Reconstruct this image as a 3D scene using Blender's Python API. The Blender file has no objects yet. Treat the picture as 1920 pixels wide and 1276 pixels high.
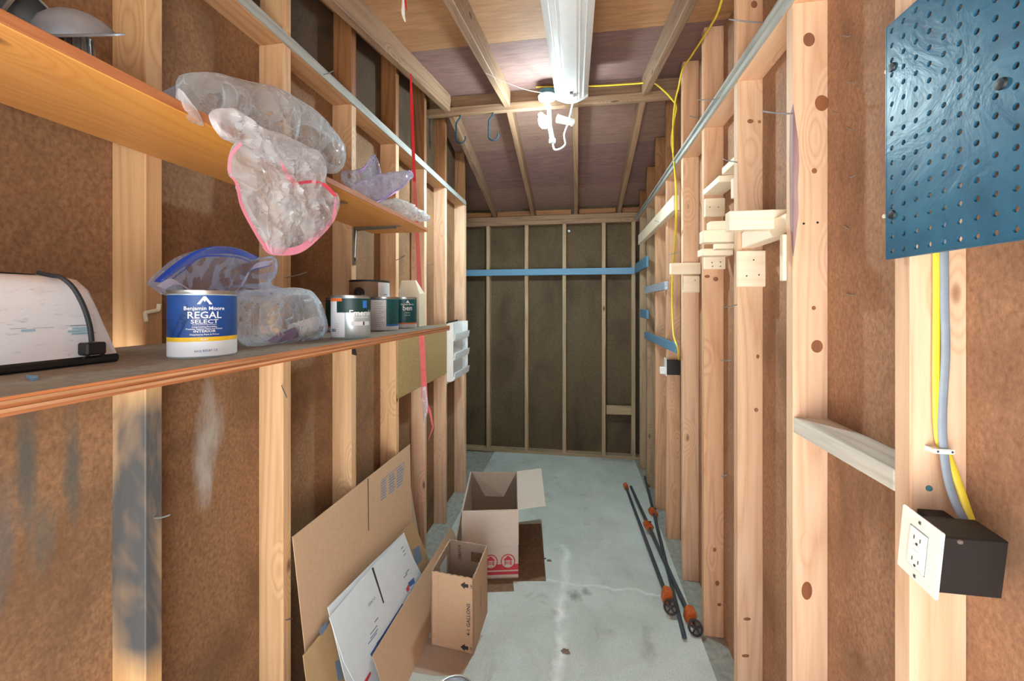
import bpy, bmesh, math, random
from mathutils import Vector, Matrix, noise as mnoise

random.seed(7)
sc = bpy.context.scene
COL = sc.collection

# ---------------------------------------------------------------- camera
F_PX, VPX, HOR = 757.0, 1082.0, 572.0          # focal length in px, depth vanishing point, horizon row
TH = math.atan((VPX - 960.0) / F_PX)
H = 1.57                                       # lens height above the slab
cam_d = bpy.data.cameras.new('camera')
cam_d.sensor_width = 36.0
cam_d.lens = F_PX / 1920.0 * 36.0
cam_d.shift_y = -(638.0 - HOR) / 1920.0
cam_d.clip_start = 0.02
cam = bpy.data.objects.new('camera', cam_d)
COL.objects.link(cam)
cam.location = (0, 0, H)
cam.rotation_euler = (math.pi / 2, 0, TH)
sc.camera = cam

# ---------------------------------------------------------------- world, sun, exposure
w = bpy.data.worlds.new('daylight'); sc.world = w
w.use_nodes = True
bg = w.node_tree.nodes['Background']
bg.inputs['Color'].default_value = (0.86, 0.93, 1.0, 1)
bg.inputs['Strength'].default_value = 2.0
sun_d = bpy.data.lights.new('sun', 'SUN')
sun_d.energy = 54.0
sun_d.angle = math.radians(1.0)
sun_d.color = (0.93, 0.97, 1.0)
sun = bpy.data.objects.new('sun', sun_d); COL.objects.link(sun)
sun.rotation_euler = (math.radians(14), math.radians(48), 0)   # high, from the side: never straight through the doorway
sc.view_settings.view_transform = 'Standard'
sc.view_settings.look = 'None'
sc.view_settings.gamma = 1.0
sc.view_settings.use_curve_mapping = False
sc.view_settings.exposure = 0.84
try:
    sc.cycles.use_denoising = True
    sc.cycles.max_bounces = 10
    sc.cycles.diffuse_bounces = 6
    sc.cycles.transparent_max_bounces = 24
    sc.cycles.sample_clamp_indirect = 8.0
except Exception:
    pass

# ---------------------------------------------------------------- pixel -> place
CT, ST = math.cos(TH), math.sin(TH)
def ray(u, v):
    k = (u - 960.0) / F_PX; m = (HOR - v) / F_PX
    return Vector((k * CT - ST, k * ST + CT, m))
EYE = Vector((0, 0, H))
def pX(u, v, X):
    r = ray(u, v); return EYE + r * (X / r.x)
def pY(u, v, Y):
    r = ray(u, v); return EYE + r * (Y / r.y)
def pZ(u, v, Z):
    r = ray(u, v); return EYE + r * ((Z - H) / r.z)
def pD(u, v, d):
    return EYE + ray(u, v) * d
def pPl(u, v, p0, n):
    r = ray(u, v); return EYE + r * ((p0 - EYE).dot(n) / r.dot(n))

# ---------------------------------------------------------------- materials
def lin(c):
    return tuple(((x / 255.0) / 12.92 if x / 255.0 <= 0.04045 else ((x / 255.0 + 0.055) / 1.055) ** 2.4) for x in c) + (1.0,)
MATS = {}
def new_mat(name):
    m = bpy.data.materials.new(name); m.use_nodes = True
    nt = m.node_tree
    return m, nt, nt.nodes['Principled BSDF']
def N(nt, t, **kw):
    n = nt.nodes.new(t)
    for k, v in kw.items():
        setattr(n, k, v)
    return n
def L(nt, a, b):
    nt.links.new(a, b)
def ramp(nt, fac, stops):
    r = N(nt, 'ShaderNodeValToRGB')
    e = r.color_ramp.elements
    e[0].position, e[0].color = stops[0]
    e[1].position, e[1].color = stops[-1]
    for p, c in stops[1:-1]:
        x = e.new(p); x.color = c
    L(nt, fac, r.inputs[0])
    return r.outputs[0]
def mixc(nt, fac, a, b, mode='MIX'):
    m = N(nt, 'ShaderNodeMix', data_type='RGBA', blend_type=mode)
    for sock, val in ((0, fac), (6, a), (7, b)):
        if hasattr(val, 'is_linked') or hasattr(val, 'links'):
            L(nt, val, m.inputs[sock])
        else:
            m.inputs[sock].default_value = val
    return m.outputs[2]
def math_(nt, op, a, b=None, clamp=False):
    m = N(nt, 'ShaderNodeMath', operation=op, use_clamp=clamp)
    for i, val in enumerate((a, b)):
        if val is None: continue
        if hasattr(val, 'links'): L(nt, val, m.inputs[i])
        else: m.inputs[i].default_value = val
    return m.outputs[0]
def coords(nt, scale, rnd=True, off=37.0):
    tc = N(nt, 'ShaderNodeTexCoord')
    mp = N(nt, 'ShaderNodeMapping'); mp.inputs['Scale'].default_value = scale
    if rnd:
        oi = N(nt, 'ShaderNodeObjectInfo')
        mul = math_(nt, 'MULTIPLY', oi.outputs['Random'], off)
        va = N(nt, 'ShaderNodeVectorMath', operation='ADD')
        L(nt, tc.outputs['Object'], va.inputs[0]); L(nt, mul, va.inputs[1])
        L(nt, va.outputs[0], mp.inputs[0])
    else:
        L(nt, tc.outputs['Object'], mp.inputs[0])
    return mp.outputs[0]
def noise(nt, vec, scale, detail=4, rough=0.55, dist=0.0):
    n = N(nt, 'ShaderNodeTexNoise'); n.inputs['Scale'].default_value = scale
    n.inputs['Detail'].default_value = detail; n.inputs['Roughness'].default_value = rough
    n.inputs['Distortion'].default_value = dist
    L(nt, vec, n.inputs['Vector']); return n.outputs[0]
def bump(nt, p, h, strength, dist=0.002):
    b = N(nt, 'ShaderNodeBump'); b.inputs['Strength'].default_value = strength
    b.inputs['Distance'].default_value = dist
    L(nt, h, b.inputs['Height']); L(nt, b.outputs[0], p.inputs['Normal'])

def wood(name, light, dark, knot=(95, 55, 35), rough=0.62, axis='z', ring=9.0, contrast=1.0, stain=None, knots=True, vary=0.18, band_z=None):
    """sawn softwood: grain along the local long axis, cathedral bands, scattered knots"""
    m, nt, p = new_mat(name)
    s = {'z': (1, 1, .055), 'y': (1, .055, 1), 'x': (.055, 1, 1)}[axis]
    sk = {'z': (1, 1, .42), 'y': (1, .42, 1), 'x': (.42, 1, 1)}[axis]
    v = coords(nt, s)
    vk = coords(nt, sk)
    # knots pull the grain around themselves
    vo = N(nt, 'ShaderNodeTexVoronoi'); vo.inputs['Scale'].default_value = 6.5; vo.inputs['Randomness'].default_value = 1.0
    L(nt, vk, vo.inputs['Vector'])
    kd = vo.outputs['Distance']
    pull = math_(nt, 'MULTIPLY', math_(nt, 'SUBTRACT', 0.32, kd, True), 1.6 if knots else 0.0)
    wob = noise(nt, v, 5.0, 3, .5)
    w_ = math_(nt, 'ADD', math_(nt, 'MULTIPLY', wob, 1.6), pull)
    bands = math_(nt, 'MULTIPLY', w_, ring)
    band = math_(nt, 'PINGPONG', bands, 0.5)
    band = math_(nt, 'POWER', math_(nt, 'MULTIPLY', band, 2.0), 1.8)
    fine = noise(nt, v, 130.0, 4, .65)
    f = math_(nt, 'ADD', math_(nt, 'MULTIPLY', band, .55 * contrast), math_(nt, 'MULTIPLY', math_(nt, 'SUBTRACT', fine, .42), .9 * contrast), True)
    col = mixc(nt, f, lin(light), lin(dark))
    big = noise(nt, vk, 1.7, 2, .5)
    oi = N(nt, 'ShaderNodeObjectInfo')
    hv = N(nt, 'ShaderNodeHueSaturation')
    L(nt, math_(nt, 'ADD', 1.0 - vary / 2, math_(nt, 'MULTIPLY', oi.outputs['Random'], vary)), hv.inputs['Value'])
    L(nt, math_(nt, 'ADD', .86, math_(nt, 'MULTIPLY', big, .3)), hv.inputs['Saturation'])
    L(nt, col, hv.inputs['Color'])
    col = hv.outputs[0]
    if knots:
        km = ramp(nt, kd, [(.055, (1, 1, 1, 1)), (.095, (.0, .0, .0, 1))])
        col = mixc(nt, math_(nt, 'MULTIPLY', km, .85), col, lin(knot))
    if stain:
        sm = ramp(nt, noise(nt, vk, 3.2, 5, .6, .6), [(.44 if band_z else .53, (0, 0, 0, 1)), (.62 if band_z else .72, (1, 1, 1, 1))])
        if band_z:      # the scorch sits on one stretch of the stud only
            tc = N(nt, 'ShaderNodeTexCoord'); sp = N(nt, 'ShaderNodeSeparateXYZ'); L(nt, tc.outputs['Object'], sp.inputs[0])
            inb = math_(nt, 'MULTIPLY', math_(nt, 'MULTIPLY', math_(nt, 'SUBTRACT', sp.outputs[2], band_z[0]), 12.0, True), math_(nt, 'MULTIPLY', math_(nt, 'SUBTRACT', band_z[1], sp.outputs[2]), 12.0, True))
            sm = math_(nt, 'MULTIPLY', sm, inb)
        col = mixc(nt, math_(nt, 'MULTIPLY', sm, stain[1]), col, lin(stain[0]))
    L(nt, col, p.inputs['Base Color'])
    p.inputs['Roughness'].default_value = rough
    p.inputs['Specular IOR Level'].default_value = .25
    bump(nt, p, f, .18, .0012)
    MATS[name] = m
    return m

def speckled(name, a, b, c=None, scale=40.0, rough=.8, stretch=(1, 1, 1), bmp=.2, lo=.35, hi=.68, big=None, rnd=True, spec=.2):
    m, nt, p = new_mat(name)
    v = coords(nt, stretch, rnd)
    f = noise(nt, v, scale, 8, .72)
    col = mixc(nt, ramp(nt, f, [(lo, (0, 0, 0, 1)), (hi, (1, 1, 1, 1))]), lin(a), lin(b))
    if c:
        g = noise(nt, v, big or scale * .09, 4, .6, .5)
        col = mixc(nt, ramp(nt, g, [(.45, (0, 0, 0, 1)), (.72, (.8, .8, .8, 1))]), col, lin(c))
    L(nt, col, p.inputs['Base Color'])
    p.inputs['Roughness'].default_value = rough
    p.inputs['Specular IOR Level'].default_value = spec
    if bmp: bump(nt, p, f, bmp, .0015)
    MATS[name] = m
    return m
def wall_marks(o, items):
    """paint smears on a wall board: (centre, y radius, z radius, colour, strength)"""
    m = o.data.materials[0]; nt = m.node_tree; p = nt.nodes['Principled BSDF']
    col = p.inputs['Base Color'].links[0].from_socket
    tc = N(nt, 'ShaderNodeTexCoord'); v = coords(nt, (1, 1, .25), False)
    wob = noise(nt, v, 26.0, 5, .65)
    for it in items:
        c, ry, rz_, rgb, st = it[:5]; ix = 1 / it[5] if len(it) > 5 else 0
        sub = N(nt, 'ShaderNodeVectorMath', operation='SUBTRACT'); L(nt, tc.outputs['Object'], sub.inputs[0]); sub.inputs[1].default_value = tuple(Vector(c) - o.location)
        mul = N(nt, 'ShaderNodeVectorMath', operation='MULTIPLY'); L(nt, sub.outputs[0], mul.inputs[0]); mul.inputs[1].default_value = (ix, 1 / ry, 1 / rz_)
        ln = N(nt, 'ShaderNodeVectorMath', operation='LENGTH'); L(nt, mul.outputs[0], ln.inputs[0])
        d = math_(nt, 'ADD', ln.outputs['Value'], math_(nt, 'MULTIPLY', math_(nt, 'SUBTRACT', wob, .5), 1.9))
        mask = ramp(nt, d, [(.15, (st, st, st, 1)), (1.0, (0, 0, 0, 1))])
        col = mixc(nt, mask, col, lin(rgb))
    L(nt, col, p.inputs['Base Color'])

def plain(name, c, rough=.5, metal=0.0, spec=.5, vary=0.06, scale=25.0, emit=None):
    m, nt, p = new_mat(name)
    v = coords(nt, (1, 1, 1), False)
    f = noise(nt, v, scale, 3, .6)
    dk = tuple(max(0, x * (1 - vary * 2)) for x in c); lt = tuple(min(255, x * (1 + vary)) for x in c)
    L(nt, mixc(nt, f, lin(dk), lin(lt)), p.inputs['Base Color'])
    p.inputs['Roughness'].default_value = rough
    p.inputs['Metallic'].default_value = metal
    p.inputs['Specular IOR Level'].default_value = spec
    if emit:
        p.inputs['Emission Color'].default_value = lin(emit[0]); p.inputs['Emission Strength'].default_value = emit[1]
    MATS[name] = m
    return m

def film(name, c, density=.35, wr=7.0, rough=.14):
    """thin clear plastic: see-through face on, denser where it turns edge on, whitish along creases"""
    m, nt, p = new_mat(name)
    v = coords(nt, (1, .8, .42), True)
    f = noise(nt, v, wr * 2.2, 2, .5, .6)
    def crease(sc, wd):
        n_ = noise(nt, v, sc, 1, .4, 1.0)
        return ramp(nt, math_(nt, 'ABSOLUTE', math_(nt, 'SUBTRACT', n_, .5)), [(0, (1, 1, 1, 1)), (wd, (0, 0, 0, 1))])
    cr = math_(nt, 'ADD', math_(nt, 'MULTIPLY', crease(wr * 1.7, .018), .7), math_(nt, 'MULTIPLY', crease(wr * 3.2, .02), .45), True)
    p.inputs['Base Color'].default_value = lin(c)
    p.inputs['Roughness'].default_value = rough
    p.inputs['Specular IOR Level'].default_value = 1.0
    bump(nt, p, math_(nt, 'ADD', math_(nt, 'MULTIPLY', f, 1.0), math_(nt, 'MULTIPLY', cr, .3)), .45, .02)
    trl = N(nt, 'ShaderNodeBsdfTranslucent'); trl.inputs[0].default_value = lin(c)
    body = N(nt, 'ShaderNodeMixShader'); body.inputs[0].default_value = .5
    L(nt, p.outputs[0], body.inputs[1]); L(nt, trl.outputs[0], body.inputs[2])
    tr = N(nt, 'ShaderNodeBsdfTransparent'); tr.inputs[0].default_value = (.98, .99, 1, 1)
    fr = N(nt, 'ShaderNodeFresnel'); fr.inputs['IOR'].default_value = 1.5
    mx = N(nt, 'ShaderNodeMixShader')
    fac = math_(nt, 'ADD', density, math_(nt, 'ADD', math_(nt, 'MULTIPLY', cr, .30), math_(nt, 'ADD', math_(nt, 'MULTIPLY', math_(nt, 'SUBTRACT', f, .5), .5), math_(nt, 'MULTIPLY', fr.outputs[0], .6))), True)
    L(nt, fac, mx.inputs[0]); L(nt, tr.outputs[0], mx.inputs[1]); L(nt, body.outputs[0], mx.inputs[2])
    L(nt, mx.outputs[0], nt.nodes['Material Output'].inputs['Surface'])
    MATS[name] = m
    return m

# lumber
wood('stud_pine', (226, 192, 162), (200, 154, 120), knot=(110, 60, 35))
wood('stud_red', (222, 182, 148), (192, 142, 110), knot=(105, 55, 38))
wood('stud_left', (216, 178, 138), (186, 140, 104), knot=(96, 55, 30))
wood('stud_stained', (214, 174, 130), (184, 138, 96), stain=((64, 70, 76), .95), band_z=(.74, 1.42))
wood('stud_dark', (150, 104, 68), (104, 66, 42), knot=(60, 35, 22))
wood('rafter_wood', (158, 128, 102), (112, 86, 68), knot=(72, 46, 30))
wood('weathered', (176, 178, 172), (126, 130, 130), knots=False, contrast=.8, stain=((108, 116, 120), .5))
wood('new_wood', (242, 228, 206), (228, 206, 176), knots=False, contrast=.7, vary=.08)
wood('back_stud', (178, 154, 124), (140, 114, 88), knot=(80, 50, 35))
wood('shelf_pine', (206, 140, 76), (168, 100, 48), knot=(80, 44, 24), rough=.42)
wood('ply_edge', (176, 112, 72), (104, 58, 38), knots=False, axis='y', ring=4, contrast=1.4)
wood('ply_pale', (186, 140, 104), (140, 96, 66), knots=False, axis='y')
wood('bark', (176, 146, 146), (112, 80, 84), knots=False, contrast=1.3)
wood('blue_painted', (108, 148, 176), (82, 122, 152), knots=False, contrast=.35)
wood('block_grey', (216, 212, 202), (172, 168, 158), knots=False, stain=((112, 116, 112), .6))
speckled('hardboard', (156, 118, 86), (116, 84, 60), (98, 72, 52), scale=120.0, stretch=(1, 1, .7), rough=.75, big=4.0, rnd=False)
speckled('hardboard_dark', (98, 80, 62), (70, 54, 42), (58, 44, 34), scale=120.0, rough=.8, big=4.0, rnd=False)
speckled('hardboard_right', (178, 138, 108), (138, 100, 76), (120, 88, 68), scale=130.0, stretch=(1, 1, .6), rough=.75, big=5.0, rnd=False)
speckled('hardboard_back', (110, 94, 70), (78, 66, 50), (70, 56, 44), scale=90.0, stretch=(1, 1, .5), rough=.8, big=3.0, rnd=False)
speckled('hardboard_panel', (176, 150, 104), (146, 120, 80), scale=150.0, stretch=(1, .3, 1), rough=.7)
speckled('deck_tan', (190, 146, 106), (162, 118, 84), (152, 110, 78), scale=22.0, stretch=(.35, 2.2, 1), rough=.7)
speckled('deck_purple', (146, 116, 108), (116, 88, 86), (130, 104, 96), scale=22.0, stretch=(.35, 2.2, 1), rough=.75)
speckled('deck_far', (156, 126, 112), (126, 98, 90), (138, 110, 98), scale=22.0, stretch=(.35, 2.2, 1), rough=.75)
speckled('shelf_top', (152, 144, 132), (112, 106, 98), (124, 104, 84), scale=60.0, rough=.85)
speckled('kraft', (202, 168, 138), (190, 154, 122), scale=60.0, rough=.8, stretch=(1, 1, 1), bmp=.05, lo=.2, hi=.8)
speckled('kraft_olive', (190, 160, 120), (176, 146, 106), scale=60.0, rough=.8, bmp=.05, lo=.2, hi=.8)
speckled('kraft_pale', (212, 198, 186), (202, 186, 172), scale=60.0, rough=.8, bmp=.05, lo=.2, hi=.8)
speckled('kraft_in', (180, 160, 144), (168, 146, 130), scale=60.0, rough=.85, bmp=.05, lo=.2, hi=.8)
speckled('kraft_dark', (140, 112, 90), (112, 88, 70), scale=50.0, rough=.85, bmp=.1)
speckled('concrete_side', (172, 172, 164), (136, 136, 128), scale=30.0, rough=.9)
speckled('pavement', (188, 184, 176), (168, 164, 156), scale=12.0, rough=.9)
speckled('foil', (226, 232, 238), (96, 136, 172), scale=70.0, rough=.3, bmp=.8, spec=.8)
plain('white_card', (222, 230, 236), .65, vary=.02)
plain('print_blue', (70, 104, 168), .7); plain('print_grey', (116, 138, 166), .7); plain('print_slate', (140, 150, 150), .7)
plain('print_red', (204, 60, 72), .7); plain('print_black', (52, 46, 46), .7); plain('print_white', (240, 242, 244), .6)
plain('white_metal', (232, 236, 240), .35, vary=.02); plain('white_plastic', (236, 238, 238), .4, vary=.02)
plain('ivory_plastic', (240, 238, 226), .35, vary=.01); plain('black_plastic', (26, 25, 26), .5, vary=.2)
plain('black_rubber', (34, 38, 44), .6); plain('steel', (176, 176, 172), .32, metal=.9); plain('dark_steel', (70, 72, 76), .4, metal=.85)
plain('galvanised', (150, 158, 166), .4, metal=.7, vary=.15); plain('dull_steel', (156, 160, 168), .45, metal=.5, vary=.12)
plain('iron_pipe', (76, 84, 92), .45, metal=.3); plain('clamp_orange', (196, 100, 46), .5, vary=.15)
plain('cast_dark', (62, 56, 56), .55, metal=.4, vary=.2)
plain('cable_yellow', (232, 206, 58), .45); plain('cable_grey', (136, 148, 162), .45); plain('tape_red', (214, 34, 44), .45)
plain('tape_pink', (226, 110, 112), .5); plain('string_white', (226, 222, 214), .7)
plain('hook_teal', (22, 58, 72), .4); plain('box_teal', (60, 112, 122), .5); plain('porcelain', (226, 236, 236), .3)
plain('label_blue', (18, 70, 140), .4, vary=.1); plain('label_navy', (14, 50, 108), .4); plain('label_yellow', (240, 196, 40), .45); plain('label_white', (226, 232, 238), .45, vary=.02)
plain('label_teal', (12, 84, 88), .4, vary=.12); plain('label_dark', (16, 52, 52), .4, vary=.1); plain('label_orange', (226, 110, 50), .45); plain('label_bluebar', (40, 110, 190), .45)
plain('sticker_blue', (150, 196, 212), .6)
plain('label_silver', (186, 200, 204), .3, metal=.5, vary=.04); plain('label_grey', (206, 206, 212), .5)
plain('can_brown', (134, 108, 80), .45); plain('carton', (238, 230, 206), .6, vary=.02)
plain('zip_blue', (22, 74, 186), .35); plain('zip_pink', (248, 150, 176), .35); plain('zip_red', (228, 70, 96), .35); plain('zip_purple', (168, 98, 200), .35); plain('purple_bit', (130, 80, 138), .6)
plain('soil', (92, 82, 70), .9); plain('leaf_brown', (128, 112, 98), .85, vary=.2)
film('film_clear', (232, 244, 255), .19); film('film_milky', (248, 250, 255), .30, 8.0); film('film_blue', (206, 224, 255), .09); film('film_purple', (222, 226, 255), .24, 8.0)

def pegboard_mat():
    m, nt, p = new_mat('peg_blue')
    v = coords(nt, (1, 1, 1), False)
    f = noise(nt, v, 9.0, 5, .6, .8); s = noise(nt, v, 220.0, 2, .5)
    col = mixc(nt, ramp(nt, f, [(.35, (0, 0, 0, 1)), (.68, (1, 1, 1, 1))]), lin((26, 74, 102)), lin((42, 98, 126)))
    col = mixc(nt, ramp(nt, s, [(.72, (0, 0, 0, 1)), (.8, (.5, .5, .5, 1))]), col, lin((150, 180, 200)))
    L(nt, col, p.inputs['Base Color']); p.inputs['Roughness'].default_value = .38
    bump(nt, p, f, .25, .01); MATS['peg_blue'] = m
pegboard_mat()

def toaster_mat():
    m, nt, p = new_mat('toaster_enamel')
    v = coords(nt, (1, .25, 1), False); v2 = coords(nt, (1, 1, 1), False)
    s = noise(nt, v, 190.0, 3, .6); g = noise(nt, v2, 16.0, 4, .6)
    col = mixc(nt, ramp(nt, s, [(.6, (0, 0, 0, 1)), (.74, (.55, .55, .55, 1))]), lin((226, 230, 236)), lin((150, 152, 158)))
    col = mixc(nt, ramp(nt, g, [(.62, (0, 0, 0, 1)), (.76, (.45, .45, .45, 1))]), col, lin((176, 160, 150)))
    L(nt, col, p.inputs['Base Color']); p.inputs['Roughness'].default_value = .45; MATS['toaster_enamel'] = m
toaster_mat()

def floor_mat():
    m, nt, p = new_mat('concrete')
    v = coords(nt, (1, 1, 1), False)
    a = noise(nt, v, 2.6, 8, .62, .4); b = noise(nt, v, 140.0, 6, .75); c = noise(nt, v, 7.0, 5, .6, .6); d = noise(nt, v, 1.1, 3, .5)
    col = mixc(nt, ramp(nt, a, [(.36, (0, 0, 0, 1)), (.66, (1, 1, 1, 1))]), lin((192, 198, 192)), lin((214, 220, 216)))
    col = mixc(nt, ramp(nt, b, [(.3, (.4, .4, .4, 1)), (.55, (0, 0, 0, 1))]), col, lin((140, 144, 136)))
    col = mixc(nt, ramp(nt, c, [(.6, (0, 0, 0, 1)), (.78, (.5, .5, .5, 1))]), col, lin((132, 134, 126)))
    # a whitish lime seam down the slab and a cross seam
    sep = N(nt, 'ShaderNodeSeparateXYZ'); L(nt, v, sep.inputs[0])
    wx = math_(nt, 'ADD', sep.outputs[0], math_(nt, 'MULTIPLY', noise(nt, v, 6.0, 4, .6), .12))
    wy = math_(nt, 'ADD', sep.outputs[1], math_(nt, 'MULTIPLY', noise(nt, v, 6.5, 4, .6), .12))
    lx = math_(nt, 'ABSOLUTE', math_(nt, 'SUBTRACT', wx, .135)); ly = math_(nt, 'ABSOLUTE', math_(nt, 'SUBTRACT', wy, .44))
    mx = math_(nt, 'MULTIPLY', ramp(nt, lx, [(.0, (1, 1, 1, 1)), (.035, (0, 0, 0, 1))]), math_(nt, 'LESS_THAN', sep.outputs[1], .75))
    my = ramp(nt, ly, [(.0, (.6, .6, .6, 1)), (.014, (0, 0, 0, 1))])
    col = mixc(nt, math_(nt, 'MULTIPLY', math_(nt, 'ADD', mx, my, True), ramp(nt, noise(nt, v, 9.0, 3), [(.35, (.15, .15, .15, 1)), (.65, (1, 1, 1, 1))])), col, lin((244, 248, 246)))
    L(nt, col, p.inputs['Base Color']); p.inputs['Roughness'].default_value = .55; p.inputs['Specular IOR Level'].default_value = .35
    bump(nt, p, b, .25, .002); MATS['concrete'] = m
floor_mat()

# ---------------------------------------------------------------- geometry helpers
class MB:
    def __init__(self): self.v = []; self.f = []
    def add(self, vs, fs):
        n = len(self.v); self.v += [Vector(x) for x in vs]; self.f += [tuple(i + n for i in q) for q in fs]; return self
    def box(self, lo, hi):
        (a, b, c), (d, e, g) = lo, hi
        return self.add([(a, b, c), (d, b, c), (d, e, c), (a, e, c), (a, b, g), (d, b, g), (d, e, g), (a, e, g)],
                        [(0, 3, 2, 1), (4, 5, 6, 7), (0, 1, 5, 4), (1, 2, 6, 5), (2, 3, 7, 6), (3, 0, 4, 7)])
    def obox(self, c, ex, ey, ez):
        """box from centre and three half-extent vectors"""
        c, ex, ey, ez = map(Vector, (c, ex, ey, ez))
        P = [c + sx * ex + sy * ey + sz * ez for sz in (-1, 1) for sx, sy in ((-1, -1), (1, -1), (1, 1), (-1, 1))]
        return self.add(P, [(0, 3, 2, 1), (4, 5, 6, 7), (0, 1, 5, 4), (1, 2, 6, 5), (2, 3, 7, 6), (3, 0, 4, 7)])
    def prism(self, poly, off):
        """polygon of 3D points extruded by vector off"""
        n = len(poly); off = Vector(off)
        vs = [Vector(p) for p in poly] + [Vector(p) + off for p in poly]
        return self.add(vs, [tuple(range(n))[::-1], tuple(range(n, 2 * n))] + [(i, (i + 1) % n, n + (i + 1) % n, n + i) for i in range(n)])
    def tube(self, path, r, n=8, cap=True, smooth=0, flat=None):
        pts = [Vector(p) for p in path]
        if smooth:
            out = []
            for i in range(len(pts) - 1):
                p0, p1, p2, p3 = pts[max(0, i - 1)], pts[i], pts[i + 1], pts[min(len(pts) - 1, i + 2)]
                for j in range(smooth):
                    t = j / smooth
                    out.append(.5 * ((2 * p1) + (p2 - p0) * t + (2 * p0 - 5 * p1 + 4 * p2 - p3) * t * t + (3 * p1 - p0 - 3 * p2 + p3) * t ** 3))
            pts = out + [pts[-1]]
        base = len(self.v); m = len(pts); prev = None
        for i, p in enumerate(pts):
            t = (pts[min(m - 1, i + 1)] - pts[max(0, i - 1)]).normalized()
            if prev is None:
                a = Vector(flat) if flat else (Vector((0, 0, 1)) if abs(t.z) < .9 else Vector((1, 0, 0)))
                s = t.cross(a).normalized()
            else:
                s = (prev - t * prev.dot(t)).normalized()
            prev = s; b = s.cross(t)
            if isinstance(r, (list, tuple)):
                t_ = i / max(1, m - 1) * (len(r) - 1); i0 = min(int(t_), len(r) - 2); rr = r[i0] + (r[i0 + 1] - r[i0]) * (t_ - i0)
            else: rr = r
            k2 = .45 if flat else 1.0
            self.v += [p + (s * math.cos(q) + b * (math.sin(q) * k2)) * rr for q in (2 * math.pi * j / n for j in range(n))]
        for i in range(m - 1):
            for j in range(n):
                a = base + i * n + j; b_ = base + i * n + (j + 1) % n
                self.f.append((a, b_, b_ + n, a + n))
        if cap:
            self.f.append(tuple(base + j for j in range(n))[::-1]); self.f.append(tuple(base + (m - 1) * n + j for j in range(n)))
        return self
    def lathe(self, prof, n=32, c=(0, 0, 0), M=None):
        """(r, z) profile turned about z; M turns it afterwards, c places it"""
        base = len(self.v); c = Vector(c)
        for r, z in prof:
            for j in range(n):
                q = 2 * math.pi * j / n
                p = Vector((r * math.cos(q), r * math.sin(q), z))
                self.v.append((M @ p if M else p) + c)
        for i in range(len(prof) - 1):
            for j in range(n):
                a = base + i * n + j; b = base + i * n + (j + 1) % n
                self.f.append((a, b, b + n, a + n))
        if prof[0][0] > 1e-6: self.f.append(tuple(base + j for j in range(n))[::-1])
        if prof[-1][0] > 1e-6: self.f.append(tuple(base + (len(prof) - 1) * n + j for j in range(n)))
        return self
    def strip(self, a, b):
        """ribbon between two rows of points"""
        n = len(a); base = len(self.v)
        self.v += [Vector(x) for x in a] + [Vector(x) for x in b]
        self.f += [(base + i, base + i + 1, base + n + i + 1, base + n + i) for i in range(n - 1)]
        return self

def world_loc(o):
    p = Vector(o.location)
    while o.parent is not None:
        o = o.parent; p = p + Vector(o.location)
    return p
def tag(o, label=None, cat=None, group=None, kind=None):
    if label: o['label'] = label
    if cat: o['category'] = cat
    if group: o['group'] = group
    if kind: o['kind'] = kind
    return o
def thing(name, loc, label, cat, group=None):
    o = bpy.data.objects.new(name, None); COL.objects.link(o)
    o.empty_display_size = .05; o.location = loc
    return tag(o, label, cat, group)
def mesh_of(name, vs, fs, mat, smooth=False, bevel=0.0):
    me = bpy.data.meshes.new(name)
    me.from_pydata([tuple(v) for v in vs], [], fs)
    bm = bmesh.new(); bm.from_mesh(me)
    if bevel:
        bmesh.ops.bevel(bm, geom=list(bm.edges), offset=bevel, segments=1, profile=.5, affect='EDGES', clamp_overlap=True)
    bmesh.ops.recalc_face_normals(bm, faces=bm.faces)
    bm.to_mesh(me); bm.free()
    me.materials.append(MATS[mat] if isinstance(mat, str) else mat)
    if smooth:
        for p in me.polygons: p.use_smooth = True
        try: me.set_sharp_from_angle(angle=math.radians(smooth if smooth is not True else 40))
        except Exception: pass
    return me
def obj(name, mb, mat, parent=None, smooth=False, bevel=0.0, kind=None, label=None, cat=None, group=None):
    """one mesh object built from world-space geometry; origin at its base, or at its parent's"""
    if parent is None:
        xs = [v.x for v in mb.v]; ys = [v.y for v in mb.v]
        org = Vector(((min(xs) + max(xs)) / 2, (min(ys) + max(ys)) / 2, min(v.z for v in mb.v)))
    else:
        org = world_loc(parent)
    me = mesh_of(name, [v - org for v in mb.v], mb.f, mat, smooth, bevel)
    o = bpy.data.objects.new(name, me); COL.objects.link(o)
    if parent is None: o.location = org
    else: o.parent = parent
    return tag(o, label, cat, group, kind)
LUM = {}
def lumber(name, p0, p1, a, b, mat, parent=None, side=None, bev=.0022, **kw):
    """a sawn board from p0 to p1 (centre line); a = size along 'side', b = size across. Local z runs along it"""
    p0, p1 = Vector(p0), Vector(p1); d = p1 - p0; ln = d.length; z = d.normalized()
    s = Vector(side) if side else (Vector((1, 0, 0)) if abs(z.x) < .9 else Vector((0, 1, 0)))
    x = (s - z * s.dot(z)).normalized(); y = z.cross(x)
    key = (round(a, 4), round(b, 4), round(ln, 4), mat)
    if key not in LUM:
        m = MB().box((-a / 2, -b / 2, 0), (a / 2, b / 2, ln))
        LUM[key] = mesh_of(name, m.v, m.f, mat, bevel=bev)
    o = bpy.data.objects.new(name, LUM[key]); COL.objects.link(o)
    M = Matrix((x, y, z)).transposed().to_4x4(); M.translation = p0 - (world_loc(parent) if parent else Vector())
    if parent: o.parent = parent
    o.matrix_basis = M
    return tag(o, kw.get('label'), kw.get('cat'), kw.get('group'), kw.get('kind'))

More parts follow.
